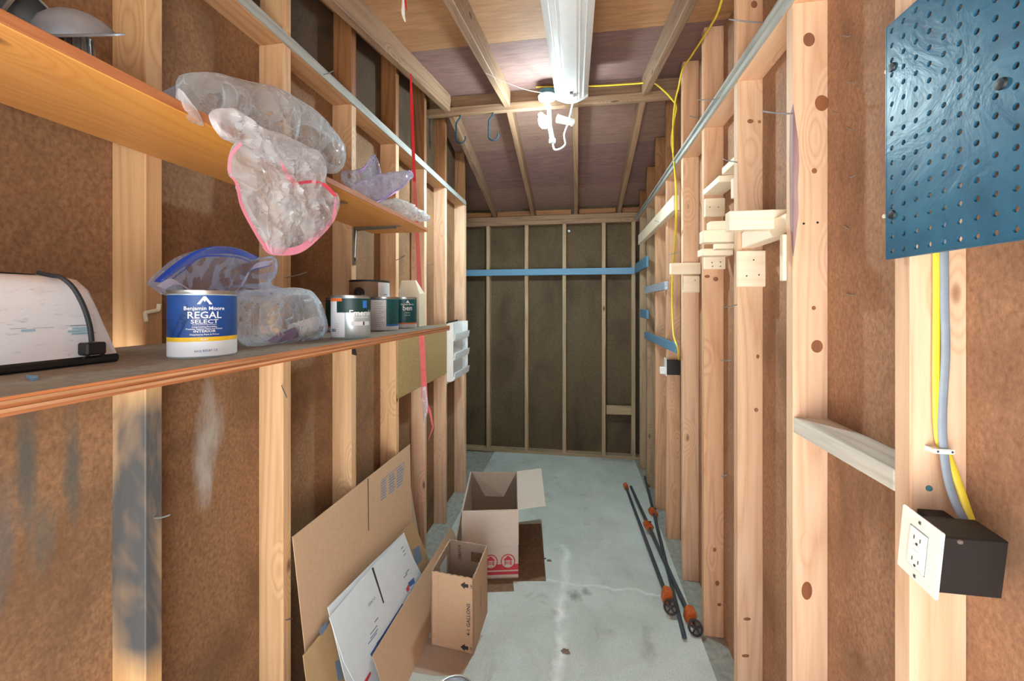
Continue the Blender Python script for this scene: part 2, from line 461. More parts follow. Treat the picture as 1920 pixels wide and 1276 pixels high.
TXT = {}
def text_geo(s):
    """2D outlines of a word: unit cap height, centred; returns verts, faces, width"""
    if s in TXT: return TXT[s]
    cu = bpy.data.curves.new('t', 'FONT'); cu.body = s; cu.resolution_u = 2
    cu.align_x = 'CENTER'; cu.offset = .012
    o = bpy.data.objects.new('t', cu); COL.objects.link(o)
    bpy.context.view_layer.update()
    me = bpy.data.meshes.new_from_object(o.evaluated_get(bpy.context.evaluated_depsgraph_get()))
    vs = [Vector((v.co.x, v.co.y, 0)) for v in me.vertices]; fs = [tuple(p.vertices) for p in me.polygons]
    bpy.data.objects.remove(o); bpy.data.curves.remove(cu); bpy.data.meshes.remove(me)
    TXT[s] = (vs, fs)
    return TXT[s]
def text_flat(mb, s, c, ex, ey, size, bold=0.0):
    vs, fs = text_geo(s); c, ex, ey = Vector(c), Vector(ex).normalized(), Vector(ey).normalized()
    mb.add([c + ex * (v.x * size) + ey * (v.y * size) for v in vs], fs)
    return mb
def text_cyl(mb, s, c, r, ang, z, size, sx=1.0):
    """word wrapped on an upright cylinder, centred on angle ang (seen from outside)"""
    vs, fs = text_geo(s)
    out = []
    for v in vs:
        q = ang + v.x * size * sx / r
        out.append(Vector((c[0] + r * math.cos(q), c[1] + r * math.sin(q), z + v.y * size)))
    mb.add(out, fs); return mb
def patch_cyl(mb, c, r, a0, a1, z0, z1, n=10):
    lo = [(c[0] + r * math.cos(a0 + (a1 - a0) * i / n), c[1] + r * math.sin(a0 + (a1 - a0) * i / n), z0) for i in range(n + 1)]
    return mb.strip(lo, [(x, y, z1) for x, y, _ in lo])

# ================================================================= THE SETTING
XL, XR, YB = -.94, .60, 4.25           # faces of the studs: left, right, back
SXL, SXR, SYB = XL - .089, XR + .089, YB + .089
YF = -.40                              # front wall with the open doorway (behind the lens)
YR = 2.70                              # ridge
ZP = H + .85                           # underside of the wall plates
NS, FS = .18, .245                     # roof pitch, near and far
ZU = H + 1.33                          # underside of the rafters at the ridge
def rz(y):                             # underside of rafters at depth y
    return ZU - NS * (YR - y) if y <= YR else ZU - FS * (y - YR)
RH = .118
def dz(y): return rz(y) + RH         # underside of the deck
YEND = pX(873, 600, XL).y              # the left stud wall stops here; the shed opens out to the left
XA = -1.75                             # far side of that recess

# floor
SL0, SL1 = -.875, .578
fl = MB().box((SL0, YF - .1, -.12), (SL1, SYB, 0))
floor = obj('floor', fl, 'concrete', kind='structure')
sub = MB().box((XA - .05, YF - .1, -.13), (SL0, SYB + .05, -.012)).box((SL1, YF - .1, -.13), (SXR + .05, SYB + .05, -.012))
wall_marks(floor, [(pZ(1078, 1117, 0), .05, 9, (122, 124, 116), .8, .045), (pZ(1098, 1110, 0), .04, 9, (122, 124, 116), .7, .035), (pZ(905, 868, 0), .25, 9, (128, 146, 152), .55, .12), (pZ(1215, 1220, 0), .08, 9, (142, 140, 130), .5, .05),
                   (pZ(1160, 862, 0), .06, 9, (110, 116, 116), .5, .3), (pZ(830, 1245, 0), .07, 9, (150, 138, 124), .5, .1)])
obj('slab_edge', sub, 'concrete_side', floor)
obj('ground', MB().box((-14, -16, -.2), (14, YF - .1, -.06)), 'pavement', kind='structure')

# left wall
def gable_wall(X0, X1, y0, y1):
    ys = [y0] + ([YR] if y0 < YR < y1 else []) + [y1]
    poly = [(X0, y, -.012) for y in (y0, y1)] + [(X0, y, dz(y) + .004) for y in reversed(ys)]
    return MB().prism(poly, (X1 - X0, 0, 0))
wall_left = obj('wall_left', gable_wall(SXL, SXL - .02, YF, YEND), 'hardboard', kind='structure')
wall_marks(wall_left, [(pX(392, 815, SXL), .045, .16, (190, 190, 188), .62), (pX(384, 890, SXL), .03, .09, (190, 190, 188), .45), (pX(50, 860, SXL), .022, .13, (78, 84, 82), .8), (pX(135, 870, SXL), .02, .14, (78, 84, 82), .75),
                       (pX(80, 1000, SXL), .03, .1, (96, 98, 92), .5), (pX(8, 1000, SXL), .02, .16, (92, 94, 96), .6)])
LS = [pX(u, 600, XL).y for u in (305, 546, 668, 748, 800, 838, 873)]      # far edges of the studs
LS = [LS[0] - .82, LS[0] - .41] + LS
for i, y in enumerate(LS):
    yc = y - .019; m = 'stud_stained' if i == 2 else ('stud_left' if i < 6 else 'stud_pine')
    lumber('stud', (XL - .0445, yc, -.012), (XL - .0445, yc, ZP), .089, .038, m, wall_left)
    top = dz(yc) - .004
    if top > ZP + .06:
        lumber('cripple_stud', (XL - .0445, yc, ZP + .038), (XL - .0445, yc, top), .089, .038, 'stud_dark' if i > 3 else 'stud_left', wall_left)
lumber('wall_plate', (XL - .0445, YF + .02, ZP + .019), (XL - .0445, YEND, ZP + .019), .089, .038, 'stud_left', wall_left, side=(1, 0, 0))
lumber('plate_facing', (XL + .003, YF + .02, ZP + .019), (XL + .003, YEND, ZP + .019), .006, .037, 'weathered', wall_left, side=(1, 0, 0), bev=.0008)
lumber('end_post', (XL - .03, YEND + .012, -.012), (XL - .03, YEND + .012, ZP + .03), .06, .02, 'stud_pine', wall_left)
ys_ = [YF, YR, YEND]   # boards above the plate, darker in tone than the sheathing below
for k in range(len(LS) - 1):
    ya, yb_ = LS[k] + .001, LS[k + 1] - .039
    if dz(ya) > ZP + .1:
        obj('upper_board', MB().prism([(SXL + .0005, ya, ZP + .038), (SXL + .0005, yb_, ZP + .038), (SXL + .0005, yb_, dz(yb_) - .003), (SXL + .0005, ya, dz(ya) - .003)], (.006, 0, 0)), 'hardboard_dark', wall_left)
# recess beyond the left wall
obj('wall_recess', gable_wall(XA, XA - .02, YEND - .02, SYB), 'hardboard_back', kind='structure')
obj('wall_return', MB().prism([(SXL, YEND - .001, -.012), (XA - .02, YEND - .001, -.012), (XA - .02, YEND - .001, dz(YEND)), (SXL, YEND - .001, dz(YEND))], (0, -.02, 0)), 'hardboard', kind='structure')

# right wall
wall_right = obj('wall_right', gable_wall(SXR, SXR + .02, YF, SYB), 'hardboard_right', kind='structure')
RS = [pX(u, 600, XR).y for u in (1707, 1487, 1383, 1320, 1280, 1250, 1229, 1213, 1200)]   # near edges
RS = [RS[0] - .82, RS[0] - .41] + RS
R_STUD = []
for i, y in enumerate(RS):
    yc = y + .019; m = ['stud_pine', 'stud_red', 'stud_pine', 'stud_pine', 'stud_pine', 'stud_red', 'stud_pine', 'stud_red', 'stud_red', 'back_stud', 'back_stud'][i]
    R_STUD.append(lumber('stud', (XR + .0445, yc, -.012), (XR + .0445, yc, ZP), .089, .038, m, wall_right))
    top = dz(yc) - .004
    if top > ZP + .06:
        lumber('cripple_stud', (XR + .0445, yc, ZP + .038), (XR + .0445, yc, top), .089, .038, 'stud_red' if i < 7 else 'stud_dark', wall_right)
lumber('wall_plate', (XR + .0445, YF + .02, ZP + .019), (XR + .0445, SYB, ZP + .019), .089, .038, 'stud_pine', wall_right, side=(1, 0, 0))
lumber('plate_facing', (XR - .006, YF + .02, ZP + .018), (XR - .006, YB, ZP + .018), .012, .036, 'weathered', wall_right, side=(1, 0, 0), bev=.001)
lumber('plate_facing', (XR - .012, YF + .02, ZP + .03), (XR - .012, YB, ZP + .03), .024, .012, 'weathered', wall_right, side=(1, 0, 0), bev=.001)

# back wall
wall_back = obj('wall_back', MB().box((XA - .02, SYB, -.012), (SXR + .02, SYB + .02, dz(YB))), 'hardboard_back', kind='structure')
for u in (842, 915, 987, 1058, 1132, 1188):
    x = pY(u, 600, YB).x
    lumber('stud', (x, YB + .0445, .03), (x, YB + .0445, ZP), .038, .089, 'back_stud', wall_back)
lumber('bottom_plate', (XA, YB + .0445, .015), (SXR, YB + .0445, .015), .089, .032, 'back_stud', wall_back, side=(0, 1, 0))
lumber('wall_plate', (XA, YB + .0445, ZP + .024), (SXR, YB + .0445, ZP + .024), .089, .048, 'rafter_wood', wall_back, side=(0, 1, 0))
lumber('wall_plate', (XA, YB + .04, ZP + .072), (SXR, YB + .04, ZP + .072), .089, .048, 'rafter_wood', wall_back, side=(0, 1, 0))
bx0, bx1 = pY(1137, 770, YB).x, pY(1185, 770, YB).x
lumber('blocking', (bx0, YB + .02, pY(1160, 769, YB).z), (bx1, YB + .02, pY(1160, 769, YB).z), .09, .03, 'back_stud', wall_back, side=(0, 0, 1))
obj('bolt_cap', MB().lathe([(.001, .012), (.012, .01), (.013, 0)], 12, pY(1067, 433, SYB - .001), Matrix.Rotation(math.pi / 2, 3, 'X')), 'label_white', wall_back)

# front wall around the open doorway (behind the camera)
wf = MB().box((SXL - .02, YF - .02, -.06), (-.86, YF, 2.75)).box((.56, YF - .02, -.06), (SXR + .02, YF, 2.75)).box((-.86, YF - .02, 2.12), (.56, YF, 2.75))
obj('wall_front', wf, 'hardboard', kind='structure')

# roof: deck panels, rafters, ridge
def deck(y0, y1, mat, x0=XA - .05, x1=SXR + .05):
    return obj('deck_panel', MB().prism([(x0, y0, dz(y0)), (x1, y0, dz(y0)), (x1, y1, dz(y1)), (x0, y1, dz(y1))], (0, 0, .016)), mat, ceiling)
ceiling = obj('ceiling', MB().prism([(XA - .1, YF - .3, dz(YF - .3) + .02), (XA - .1, YR, dz(YR) + .02), (XA - .1, SYB + .2, dz(SYB + .2) + .02),
              (XA - .1, SYB + .2, dz(SYB + .2) + .05), (XA - .1, YR, dz(YR) + .05), (XA - .1, YF - .3, dz(YF - .3) + .05)], (SXR + .1 - XA + .1, 0, 0)), 'deck_purple', kind='structure')
YSEAM = 2.0
deck(YF - .3, YSEAM - .62, 'deck_tan'); deck(YSEAM - .618, YSEAM - .002, 'deck_tan'); deck(YSEAM, YR, 'deck_purple')
deck(YR, 3.32, 'deck_far'); deck(3.322, 3.92, 'deck_purple'); deck(3.922, SYB + .2, 'deck_far')
RX = [-.875, -.46, -.01, .425]
for i, x in enumerate(RX + [-1.31]):
    for y0, y1 in ((YF - .2, YR - .02), (YR + .04, YB + .03)):
        if i == 4 and y0 < YR: continue
        off = (rz(y0) + RH / 2, rz(y1) + RH / 2)
        lumber('rafter', (x, y0, off[0]), (x, y1, off[1]), .038, RH - .004, 'rafter_wood', ceiling)
    lumber('rafter_blocking', (x + .03, YB + .02, ZP + .096 + .03), (x + .40, YB + .02, ZP + .096 + .03), .05, .03, 'stud_dark', ceiling, side=(0, 0, 1))
XJ1 = XR + .0
lumber('ridge_board', (SXL, YR + .012, ZU + .07), (SXR, YR + .012, ZU + .07), .095, .022, 'rafter_wood', ceiling, side=(0, 0, 1))
lumber('ridge_tie', (SXL + .005, YR - .03, ZU - .006), (XR + .02, YR - .03, ZU - .006), .05, .038, 'rafter_wood', ceiling, side=(0, 0, 1))

# ================================================================= LIGHTS OF THE ROOM
# ---- shop light on the near rafters
def yz_slope(y): return rz(y) - .012
SLW = .095
lx, ly0, ly1 = -.032, 1.22, 2.44
shop = thing('shop_light', (lx, (ly0 + ly1) / 2, rz((ly0 + ly1) / 2)), 'long white ribbed shop light fixed under the ceiling rafters', 'light fixture')
def shop_pt(x, y, drop): return Vector((lx + x, y, rz(y) - drop))
prof = [(-SLW, .012), (-SLW, .03), (-.07, .046), (-.045, .052), (-.03, .062), (.03, .062), (.045, .052), (.07, .046), (SLW, .03), (SLW, .012)]
a = [shop_pt(x, ly0, z) for x, z in prof]; b = [shop_pt(x, ly1, z) for x, z in prof]
mb = MB(); mb.add(a + b, [(i, i + 1, len(a) + i + 1, len(a) + i) for i in range(len(a) - 1)] + [(len(a) - 1, 0, len(a), 2 * len(a) - 1)] + [tuple(range(len(a)))[::-1], tuple(range(len(a), 2 * len(a)))])
obj('body', mb, 'white_metal', shop, smooth=25)
for x in (-.068, -.043, -.028, .028, .043, .068):
    obj('rib', MB().tube([shop_pt(x, ly0 + .01, .055 if abs(x) < .06 else .047), shop_pt(x, ly1 - .005, .055 if abs(x) < .06 else .047)], .0035, 6), 'white_metal', shop)
ep = [(-SLW - .002, .008), (SLW + .002, .008), (SLW + .002, .04), (.066, .056), (.03, .07), (0, .073), (-.03, .07), (-.066, .056), (-SLW - .002, .04)]
obj('end_cap', MB().prism([shop_pt(x, ly1, z) for x, z in ep], (0, .012, 0)), 'white_metal', shop, bevel=.001)
obj('badge', MB().box(tuple(shop_pt(-.009, ly1 - .16, .067)), tuple(shop_pt(.009, ly1 - .145, .063))), 'print_black', shop)
obj('pull_switch', MB().box(tuple(shop_pt(-.012, ly1 - .12, .074)), tuple(shop_pt(.012, ly1 - .06, .062))), 'white_plastic', shop, bevel=.002)
c0 = shop_pt(0, ly1 - .06, .07); c1 = pD(1073, 228, c0.y * CT + .03)
ch = obj('pull_chain', MB().tube([c0, c0.lerp(c1, .5) + Vector((0, 0, -.004)), c1], .0014, 6), 'string_white', shop)
obj('chain_bob', MB().lathe([(.0015, 0), (.006, -.004), (.008, -.018), (.006, -.026), (.001, -.028)], 12, c1), 'white_plastic', ch)

# ---- lampholder on the ridge tie with a bare bulb
DB = 2.585
lp = pD(1026, 184, DB)
lamp = thing('bulb_lampholder', lp, 'round porcelain lampholder with a glowing bare bulb on the ridge beam', 'light')
obj('junction_box', MB().lathe([(.052, .01), (.052, .05), (.048, .052)], 20, lp + Vector((0, .015, 0))), 'box_teal', lamp, smooth=30)
obj('socket_base', MB().lathe([(.001, -.028), (.022, -.028), (.026, -.018), (.03, -.01), (.056, -.004), (.06, .01), (.001, .012)], 28, lp), 'porcelain', lamp, smooth=30)
obj('socket_collar', MB().lathe([(.019, -.05), (.02, -.028)], 18, lp), 'porcelain', lamp, smooth=30)
bc = pD(1019, 226, DB - .01)
plain('bulb_glass', (255, 255, 255), .3, emit=((236, 250, 255), 70.0))
M_b = Matrix.Rotation(math.radians(-25), 3, 'Y')
obj('bulb', MB().lathe([(.001, -.05), (.016, -.047), (.03, -.034), (.036, -.016), (.035, .0), (.027, .02), (.017, .036), (.014, .05)], 24, bc, M_b), 'bulb_glass', lamp, smooth=True)
pt_d = bpy.data.lights.new('bulb_light', 'POINT'); pt_d.energy = 13; pt_d.color = (.74, .95, 1.0); pt_d.shadow_soft_size = .035
pt = bpy.data.objects.new('bulb_light', pt_d); COL.objects.link(pt); pt.location = bc + Vector((0, -.02, -.075))
sp_d = bpy.data.lights.new('bulb_downlight', 'SPOT'); sp_d.energy = 42; sp_d.color = (.72, .95, 1.0); sp_d.shadow_soft_size = .035
sp_d.spot_size = math.radians(178); sp_d.spot_blend = .6        # an LED bulb throws most of its light away from its base
so_ = bpy.data.objects.new('bulb_downlight', sp_d); COL.objects.link(so_); so_.location = pt.location
# adapter with the plugged-in cord of the shop light
ad0, ad1 = pD(1031, 235, DB), pD(1036, 262, DB - .005)
obj('socket_adapter', MB().tube([lp + Vector((.012, 0, -.05)), ad0, ad1], [.014, .013, .015], 12), 'porcelain', lamp, smooth=40)
obj('outlet_tap', MB().obox(ad1 + Vector((0, 0, -.008)), (.02, 0, 0), (0, .012, 0), (0, 0, .013)), 'porcelain', lamp, bevel=.003)
obj('lens_guard', MB().tube([pD(1045, 222, DB), pD(1075, 229, DB + .03)], [.026, .022], 14), 'white_metal', lamp, smooth=40)
cd = obj('power_cord', MB().tube([shop_pt(.012, ly1 + .005, .05), pD(1066, 228, DB - .06), pD(1058, 252, DB - .06), pD(1060, 270, DB - .05), pD(1050, 279, DB - .03), pD(1040, 280, DB - .015), ad1 + Vector((.002, 0, -.023))], .0052, 8, smooth=6), 'white_plastic', shop, smooth=True)
s0 = Vector((RX[1] + .021, pX(911, 137, RX[1] + .021).y, pX(911, 137, RX[1] + .021).z))
obj('white_string', MB().tube([s0, s0.lerp(lp, .5) + Vector((0, 0, -.004)), lp + Vector((-.02, -.055, .006))], .0016, 6, smooth=6), 'string_white', label='thin white string tied from a rafter to the lampholder', cat='string')

# ---- hooks screwed into the ridge tie
for i, (u, v0, v1, r) in enumerate(((863, 222, 268, .024), (924, 213, 263, .022))):
    t = pD(u, v0, 1); yk = YR - .03
    top = pY(u, v0, yk); bot = pY(u, v1, yk); zt = ZU - .031
    x = top.x; hgt = zt - bot.z
    path = [(x, yk, zt + .0), (x - .004, yk, zt - .02), (x - .024, yk, zt - .045), (x - .028, yk, zt - .07)]
    cz = bot.z + .03
    path += [(x + .004 - .032 * math.cos(q), yk, cz - .03 * math.sin(q)) for q in (math.radians(d) for d in range(0, 190, 20))]
    path += [(x + .037, yk, cz + .012)]
    hk = obj('utility_hook', MB().tube(path, .0056, 8, smooth=4), 'hook_teal', smooth=True,
             label=['dark vinyl utility hook in the ridge beam beside the left rafter', 'dark vinyl utility hook in the ridge beam between rafter and bulb'][i], cat='hook', group='utility hooks under the ridge beam')

# ================================================================= LEFT: SHELVES
ZLS, ZUS = H - .087, H + .333          # lower shelf top, upper shelf underside
XLF, XUF = -.537, -.674                # their front edges
ls = thing('lower_shelf', (-.74, .6, ZLS - .019), 'deep dusty plywood shelf with layered edge along the stud wall', 'shelf')
LSE = 1.66
obj('board', MB().box((XL + .001, YF + .05, ZLS - .019), (XLF - .001, LSE, ZLS)), 'shelf_top', ls)
for i in range(5):
    z = ZLS - .019 + i * .0038
    obj('edge_ply', MB().box((XLF - .0012, YF + .05, z), (XLF + (.0006 if i % 2 else .0), LSE, z + .0037)), 'ply_edge' if i % 2 == 0 else 'ply_pale', ls)
us = thing('upper_shelf', (-.8, .6, ZUS), 'orange pine board shelf on steel brackets under the wall plate', 'shelf')
USE = pX(801, 432, XUF).y
lb = obj('board', MB().box((XL + .001, YF + .05, ZUS), (XUF, USE, ZUS + .018)), 'ply_edge', us, bevel=.0015)
wood('shelf_under', (222, 160, 92), (196, 128, 66), knot=(70, 40, 26), axis='y', rough=.42, contrast=.7)
lb.data.materials[0] = MATS['shelf_under']
obj('edge_strip', MB().box((XUF - .001, YF + .05, ZUS + .001), (XUF + .003, USE, ZUS + .0175)), 'ply_edge', us, bevel=.001)
# brackets under the upper shelf
for i, yb in enumerate((LS[3] - .019, LS[4] - .019)):
    br = thing('shelf_bracket', (XL, yb, ZUS - .16), ['steel L bracket under the upper shelf behind the pink-edged bag', 'steel L bracket under the upper shelf above the paint cans'][i], 'bracket', 'shelf brackets')
    obj('wall_leg', MB().box((XL + .001, yb - .011, ZUS - .16), (XL + .005, yb + .011, ZUS - .0005)), 'steel', br, bevel=.001)
    obj('shelf_leg', MB().box((XL + .001, yb - .011, ZUS - .0055), (XL + .21, yb + .011, ZUS - .001)), 'steel', br, bevel=.001)
    obj('rib', MB().tube([(XL + .006, yb, ZUS - .13), (XL + .012, yb, ZUS - .03), (XL + .03, yb, ZUS - .012), (XL + .19, yb, ZUS - .008)], .005, 8, smooth=5), 'steel', br, smooth=True)
    for z in (-.14, -.1):
        obj('screw', MB().lathe([(.004, 0), (.003, .003), (.001, .004)], 10, (XL + .005, yb, ZUS + z), Matrix.Rotation(math.pi / 2, 3, 'Y')), 'dark_steel', br)
# dark peg of a bracket under the lower shelf
bp = pX(664, 660, XL + .008)
bk = thing('shelf_support', (XL, bp.y, ZLS - .13), 'black metal shelf support hanging under the lower shelf edge', 'bracket')
obj('plate', MB().box((XL + .0005, bp.y - .007, ZLS - .12), (XL + .006, bp.y + .007, ZLS - .02)), 'black_plastic', bk, bevel=.001)
obj('toe', MB().prism([(XL + .001, bp.y - .005, ZLS - .12), (XL + .02, bp.y - .005, ZLS - .125), (XL + .006, bp.y - .005, ZLS - .07)], (0, .008, 0)), 'black_plastic', bk)
# olive hardboard nailed to the studs
q0, q1 = pX(746, 747, XL + .006), pX(837, 705, XL + .006)
hbd = obj('hardboard_panel', MB().box((XL + .001, q0.y, q0.z), (XL + .008, q1.y, pX(837, 606, XL + .006).z)), 'hardboard_panel', label='olive hardboard rectangle nailed across studs below the paint cans', cat='board')
# white plastic bin on the end stud
w0, w1 = pX(838.5, 700, XL + .004), pX(867, 690, XL + .004)
zt, zb = pX(852, 603, XL + .01).z, pX(852, 712, XL + .01).z
wb = thing('wall_bin', (XL, (w0.y + w1.y) / 2, zb), 'white plastic three-pocket wall bin screwed to the end stud', 'bin')
obj('back_plate', MB().box((XL + .001, w0.y, zb), (XL + .005, w1.y, zt)), 'white_plastic', wb, bevel=.001)
for yy in (w0.y, w1.y - .003):
    obj('side_wall', MB().box((XL + .004, yy, zb + .02), (XL + .05, yy + .003, zt)), 'white_plastic', wb)
for i in range(3):
    z0 = zb + .012 + (zt - zb) * i / 3.1; hgt = (zt - zb) / 3.1
    sec = [(XL + .005, z0 + .004), (XL + .03, z0), (XL + .06, z0 + .02), (XL + .068, z0 + hgt * .48), (XL + .064, z0 + hgt * .48), (XL + .055, z0 + .024), (XL + .028, z0 + .006), (XL + .005, z0 + .01)]
    obj('pocket', MB().prism([(x, w0.y + .003, z) for x, z in sec], (0, w1.y - w0.y - .006, 0)), 'white_plastic', wb)
obj('screw', MB().lathe([(.004, 0), (.003, .003), (.001, .004)], 10, (XL + .005, w1.y - .03, zb + .04), Matrix.Rotation(math.pi / 2, 3, 'Y')), 'dark_steel', wb)
obj('marker_pen', MB().tube([pX(838, 605, XL + .03), pX(857, 600, XL + .03)], .006, 10), 'black_plastic', label='short black marker pen lying across the white wall bin top', cat='pen')

# ---- red flagging tape
ta = pX(768, 105, RX[0] + .019); ta.x += .006; ta.z = rz(ta.y) - .003
tpts = [ta, pD(772, 200, 2.14), pD(777, 340, 2.17), pD(784, 470, 2.22), pD(790, 620, 2.30), pD(794, 700, 2.36), pD(796, 742, 2.40), pD(801, 775, 2.42)]
def ribbon(pts, wds, n=6, ex=(.75, .66, 0)):
    mbx = MB(); pts = [Vector(p) for p in pts]; out = []
    for i in range(len(pts) - 1):
        for j in range(n): out.append((pts[i].lerp(pts[i + 1], j / n), wds[i] + (wds[i + 1] - wds[i]) * j / n))
    out.append((pts[-1], wds[-1])); ex = Vector(ex).normalized(); nn = Vector((-ex.y, ex.x, 0)) * .0006
    A = [p - ex * w_ + nn for p, w_ in out]; B = [p + ex * w_ + nn for p, w_ in out]; C = [p + ex * w_ - nn for p, w_ in out]; D = [p - ex * w_ - nn for p, w_ in out]
    for r0, r1 in ((A, B), (B, C), (C, D), (D, A)): mbx.strip(r0, r1)
    return mbx
rt = thing('flagging_tape', ta, 'long red flagging tape hanging from the left rafter past the shelves', 'tape')
obj('upper_run', ribbon(tpts[:3], [.004, .0085, .0085]), 'tape_red', rt)
obj('lower_run', ribbon(tpts[2:], [.0085, .011, .016, .016, .02, .008]), 'tape_pink', rt)
obj('loose_end', ribbon([tpts[-2], pD(806, 770, 2.43), pD(812, 800, 2.45), pD(803, 825, 2.44)], [.006, .007, .005, .002]), 'tape_pink', rt)
obj('knot', MB().tube([pD(795, 725, 2.37), pD(797, 760, 2.39), pD(796, 792, 2.41)], [.012, .018, .006], 8, smooth=3), 'film_milky', rt, smooth=True)
t2 = thing('string_end', pX(758, 0, -.6), 'frayed red and white string end dangling from the roof deck', 'string')
y2 = pD(757, 0, 1.45)
obj('white_strand', MB().tube([(y2.x, y2.y, dz(y2.y)), y2, pD(756, 24, 1.45), pD(760, 41, 1.45)], [.005, .006, .007, .002], 6, smooth=4), 'string_white', t2, smooth=True)
obj('red_strand', MB().tube([(y2.x + .004, y2.y, dz(y2.y)), pD(760, 5, 1.445), pD(764, 20, 1.445)], [.003, .0035, .001], 6, smooth=4), 'tape_red', t2, smooth=True)

# ================================================================= ON THE SHELVES
def can(name, u, d, r, h, label, group=None):
    c = pD(u, HOR, d); c.z = ZLS + .0002
    t = thing(name, c, label, 'paint can', group)
    obj('body', MB().lathe([(r * .965, .0), (r, .003), (r, h - .006), (r * .99, h - .003)], 40, c), 'label_silver', t, smooth=35)
    obj('rim', MB().lathe([(r * 1.0, h - .005), (r * 1.015, h - .003), (r * 1.012, h + .001), (r * .96, h + .001), (r * .95, h - .006), (r * .86, h - .006)], 40, c), 'steel', t, smooth=35)
    obj('lid', MB().lathe([(r * .87, h - .007), (r * .86, h - .001), (r * .80, h - .001), (r * .78, h - .004), (.001, h - .004)], 40, c), 'steel', t, smooth=35)
    return t, c, math.atan2(-c.y, -c.x)      # last: the angle that faces the doorway
def band(parent, c, r, z0, z1, mat, name='label', a0=0, a1=2 * math.pi, n=40):
    return obj(name, patch_cyl(MB(), c, r, a0, a1, c.z + z0, c.z + z1, n), mat, parent, smooth=True)
def words(parent, items, c, r, mat):
    mb = MB()
    for s, a, z, size, sx in items: text_cyl(mb, s, c, r, a, c.z + z, size, sx)
    return obj('lettering', mb, mat, parent)

# blue quart
t, c, A = can('paint_can', 381, .70, .0484, .1105, 'blue quart paint can with yellow and white bands beside the toaster', 'paint cans on the lower shelf')
A += .04
lab = band(t, c, .0487, .034, .1035, 'label_blue'); band(t, c, .0488, .0275, .0345, 'label_yellow', 'yellow_band'); band(t, c, .0487, .003, .0278, 'label_white', 'white_band')
words(t, [('Benjamin Moore', A, .079, .0085, 1.0), ('REGAL', A, .0655, .0158, 1.0), ('SELECT', A, .0572, .0088, 1.3), ('INTERIOR', A, .0425, .0052, 1.3),
          ('Long-Lasting Durability', A, .0505, .0036, 1), ('Premium Interior Paint and Primer', A, .047, .0036, 1), ('Waterborne Paint & Primer', A, .0378, .0036, 1)], c, .0493, 'print_white')
words(t, [('FLAT', A, .0295, .004, 1.2)], c, .0492, 'print_white'); words(t, [('N547 1X', A + .16, .0105, .0055, 1)], c, .0491, 'print_grey'); words(t, [('BASE 1', A - .14, .0105, .0045, 1)], c, .0491, 'print_grey')
obj('lettering', patch_cyl(MB(), c, .0492, A - .33, A + .33, c.z + .0548, c.z + .0554), 'print_white', t)
def cyl_pt(c, r, a, z): return Vector((c.x + r * math.cos(a), c.y + r * math.sin(a), c.z + z))
mb = MB(); mb.add([cyl_pt(c, .0493, A - .21, .0885), cyl_pt(c, .0493, A + .21, .0885), cyl_pt(c, .0493, A + .03, .1015), cyl_pt(c, .0493, A - .03, .1015)], [(0, 1, 2, 3)])
obj('emblem', mb, 'print_white', t)
mb = MB(); mb.add([cyl_pt(c, .0496, A - .1, .0893), cyl_pt(c, .0496, A - .04, .0955), cyl_pt(c, .0496, A, .0915), cyl_pt(c, .0496, A + .04, .0955), cyl_pt(c, .0496, A + .1, .0893), cyl_pt(c, .0496, A + .07, .0893), cyl_pt(c, .0496, A + .035, .092), cyl_pt(c, .0496, A, .0885), cyl_pt(c, .0496, A - .035, .092), cyl_pt(c, .0496, A - .07, .0893)], [tuple(range(10))])
obj('emblem', mb, 'label_blue', t)
mb = MB(); mb.add([cyl_pt(c, .0493, A - .09, .077), cyl_pt(c, .0493, A + .09, .077), cyl_pt(c, .0493, A + .1, .0785), cyl_pt(c, .0493, A, .0805), cyl_pt(c, .0493, A - .1, .0785)], [tuple(range(5))])
for a0, w_ in ((-.95, .5),):   # the darker chevron printed on the label
    n = 8
    for i in range(n):
        s0, s1 = i / n, (i + 1) / n
        p = lambda a, z: cyl_pt(c, .0490, A + a, z)
        mb2 = MB().add([p(-1.05 + .55 * s0, .035 + .055 * s0), p(-.75 + .42 * s0, .035 + .04 * s0), p(-.75 + .42 * s1, .035 + .04 * s1), p(-1.05 + .55 * s1, .035 + .055 * s1)], [(0, 1, 2, 3)])
        obj('print', mb2, 'label_navy', t)

# silver "Emerald" quart
t, c, A = can('paint_can', 658, 1.085, .0495, .1115, 'silver quart paint can with dark green top label among the cans', 'paint cans on the lower shelf')
band(t, c, .0499, .068, .105, 'label_dark', 'label', A - .75, A + 1.6, 24)
band(t, c, .0498, .005, .105, 'label_white', 'barcode_label', A - 1.7, A - .3, 16); band(t, c, .05005, .097, .105, 'label_orange', 'red_band', A - 1.6, A - .45, 16)
band(t, c, .0500, .08, .099, 'label_bluebar', 'seal', A + .62, A + .9, 6)
words(t, [('Emerald', A + .62, .0605, .02, 1.1)], c, .0502, 'print_white'); words(t, [('URETHANE TRIM ENAMEL', A + .5, .054, .0045, 1)], c, .0502, 'print_white')
band(t, c, .0500, .034, .045, 'label_grey', 'print', A + .0, A + 1.1, 10); band(t, c, .0502, .035, .044, 'print_black', 'print', A + .62, A + .72, 3)
band(t, c, .0500, .018, .026, 'print_grey', 'barcode', A - 1.15, A - .8, 6)
for k in range(7): band(t, c, .0500, .008 + .005 * k, .0095 + .005 * k, 'label_grey', 'print', A - 1.0 + .02 * k, A - .62, 5)

# green quart behind it
t, c, A = can('paint_can', 640, 1.37, .0485, .111, 'dark green quart paint can behind the silver can', 'paint cans on the lower shelf')
band(t, c, .0488, .018, .105, 'label_dark'); band(t, c, .0489, .0145, .0185, 'label_orange', 'orange_band'); band(t, c, .0488, .004, .015, 'label_grey', 'white_band')
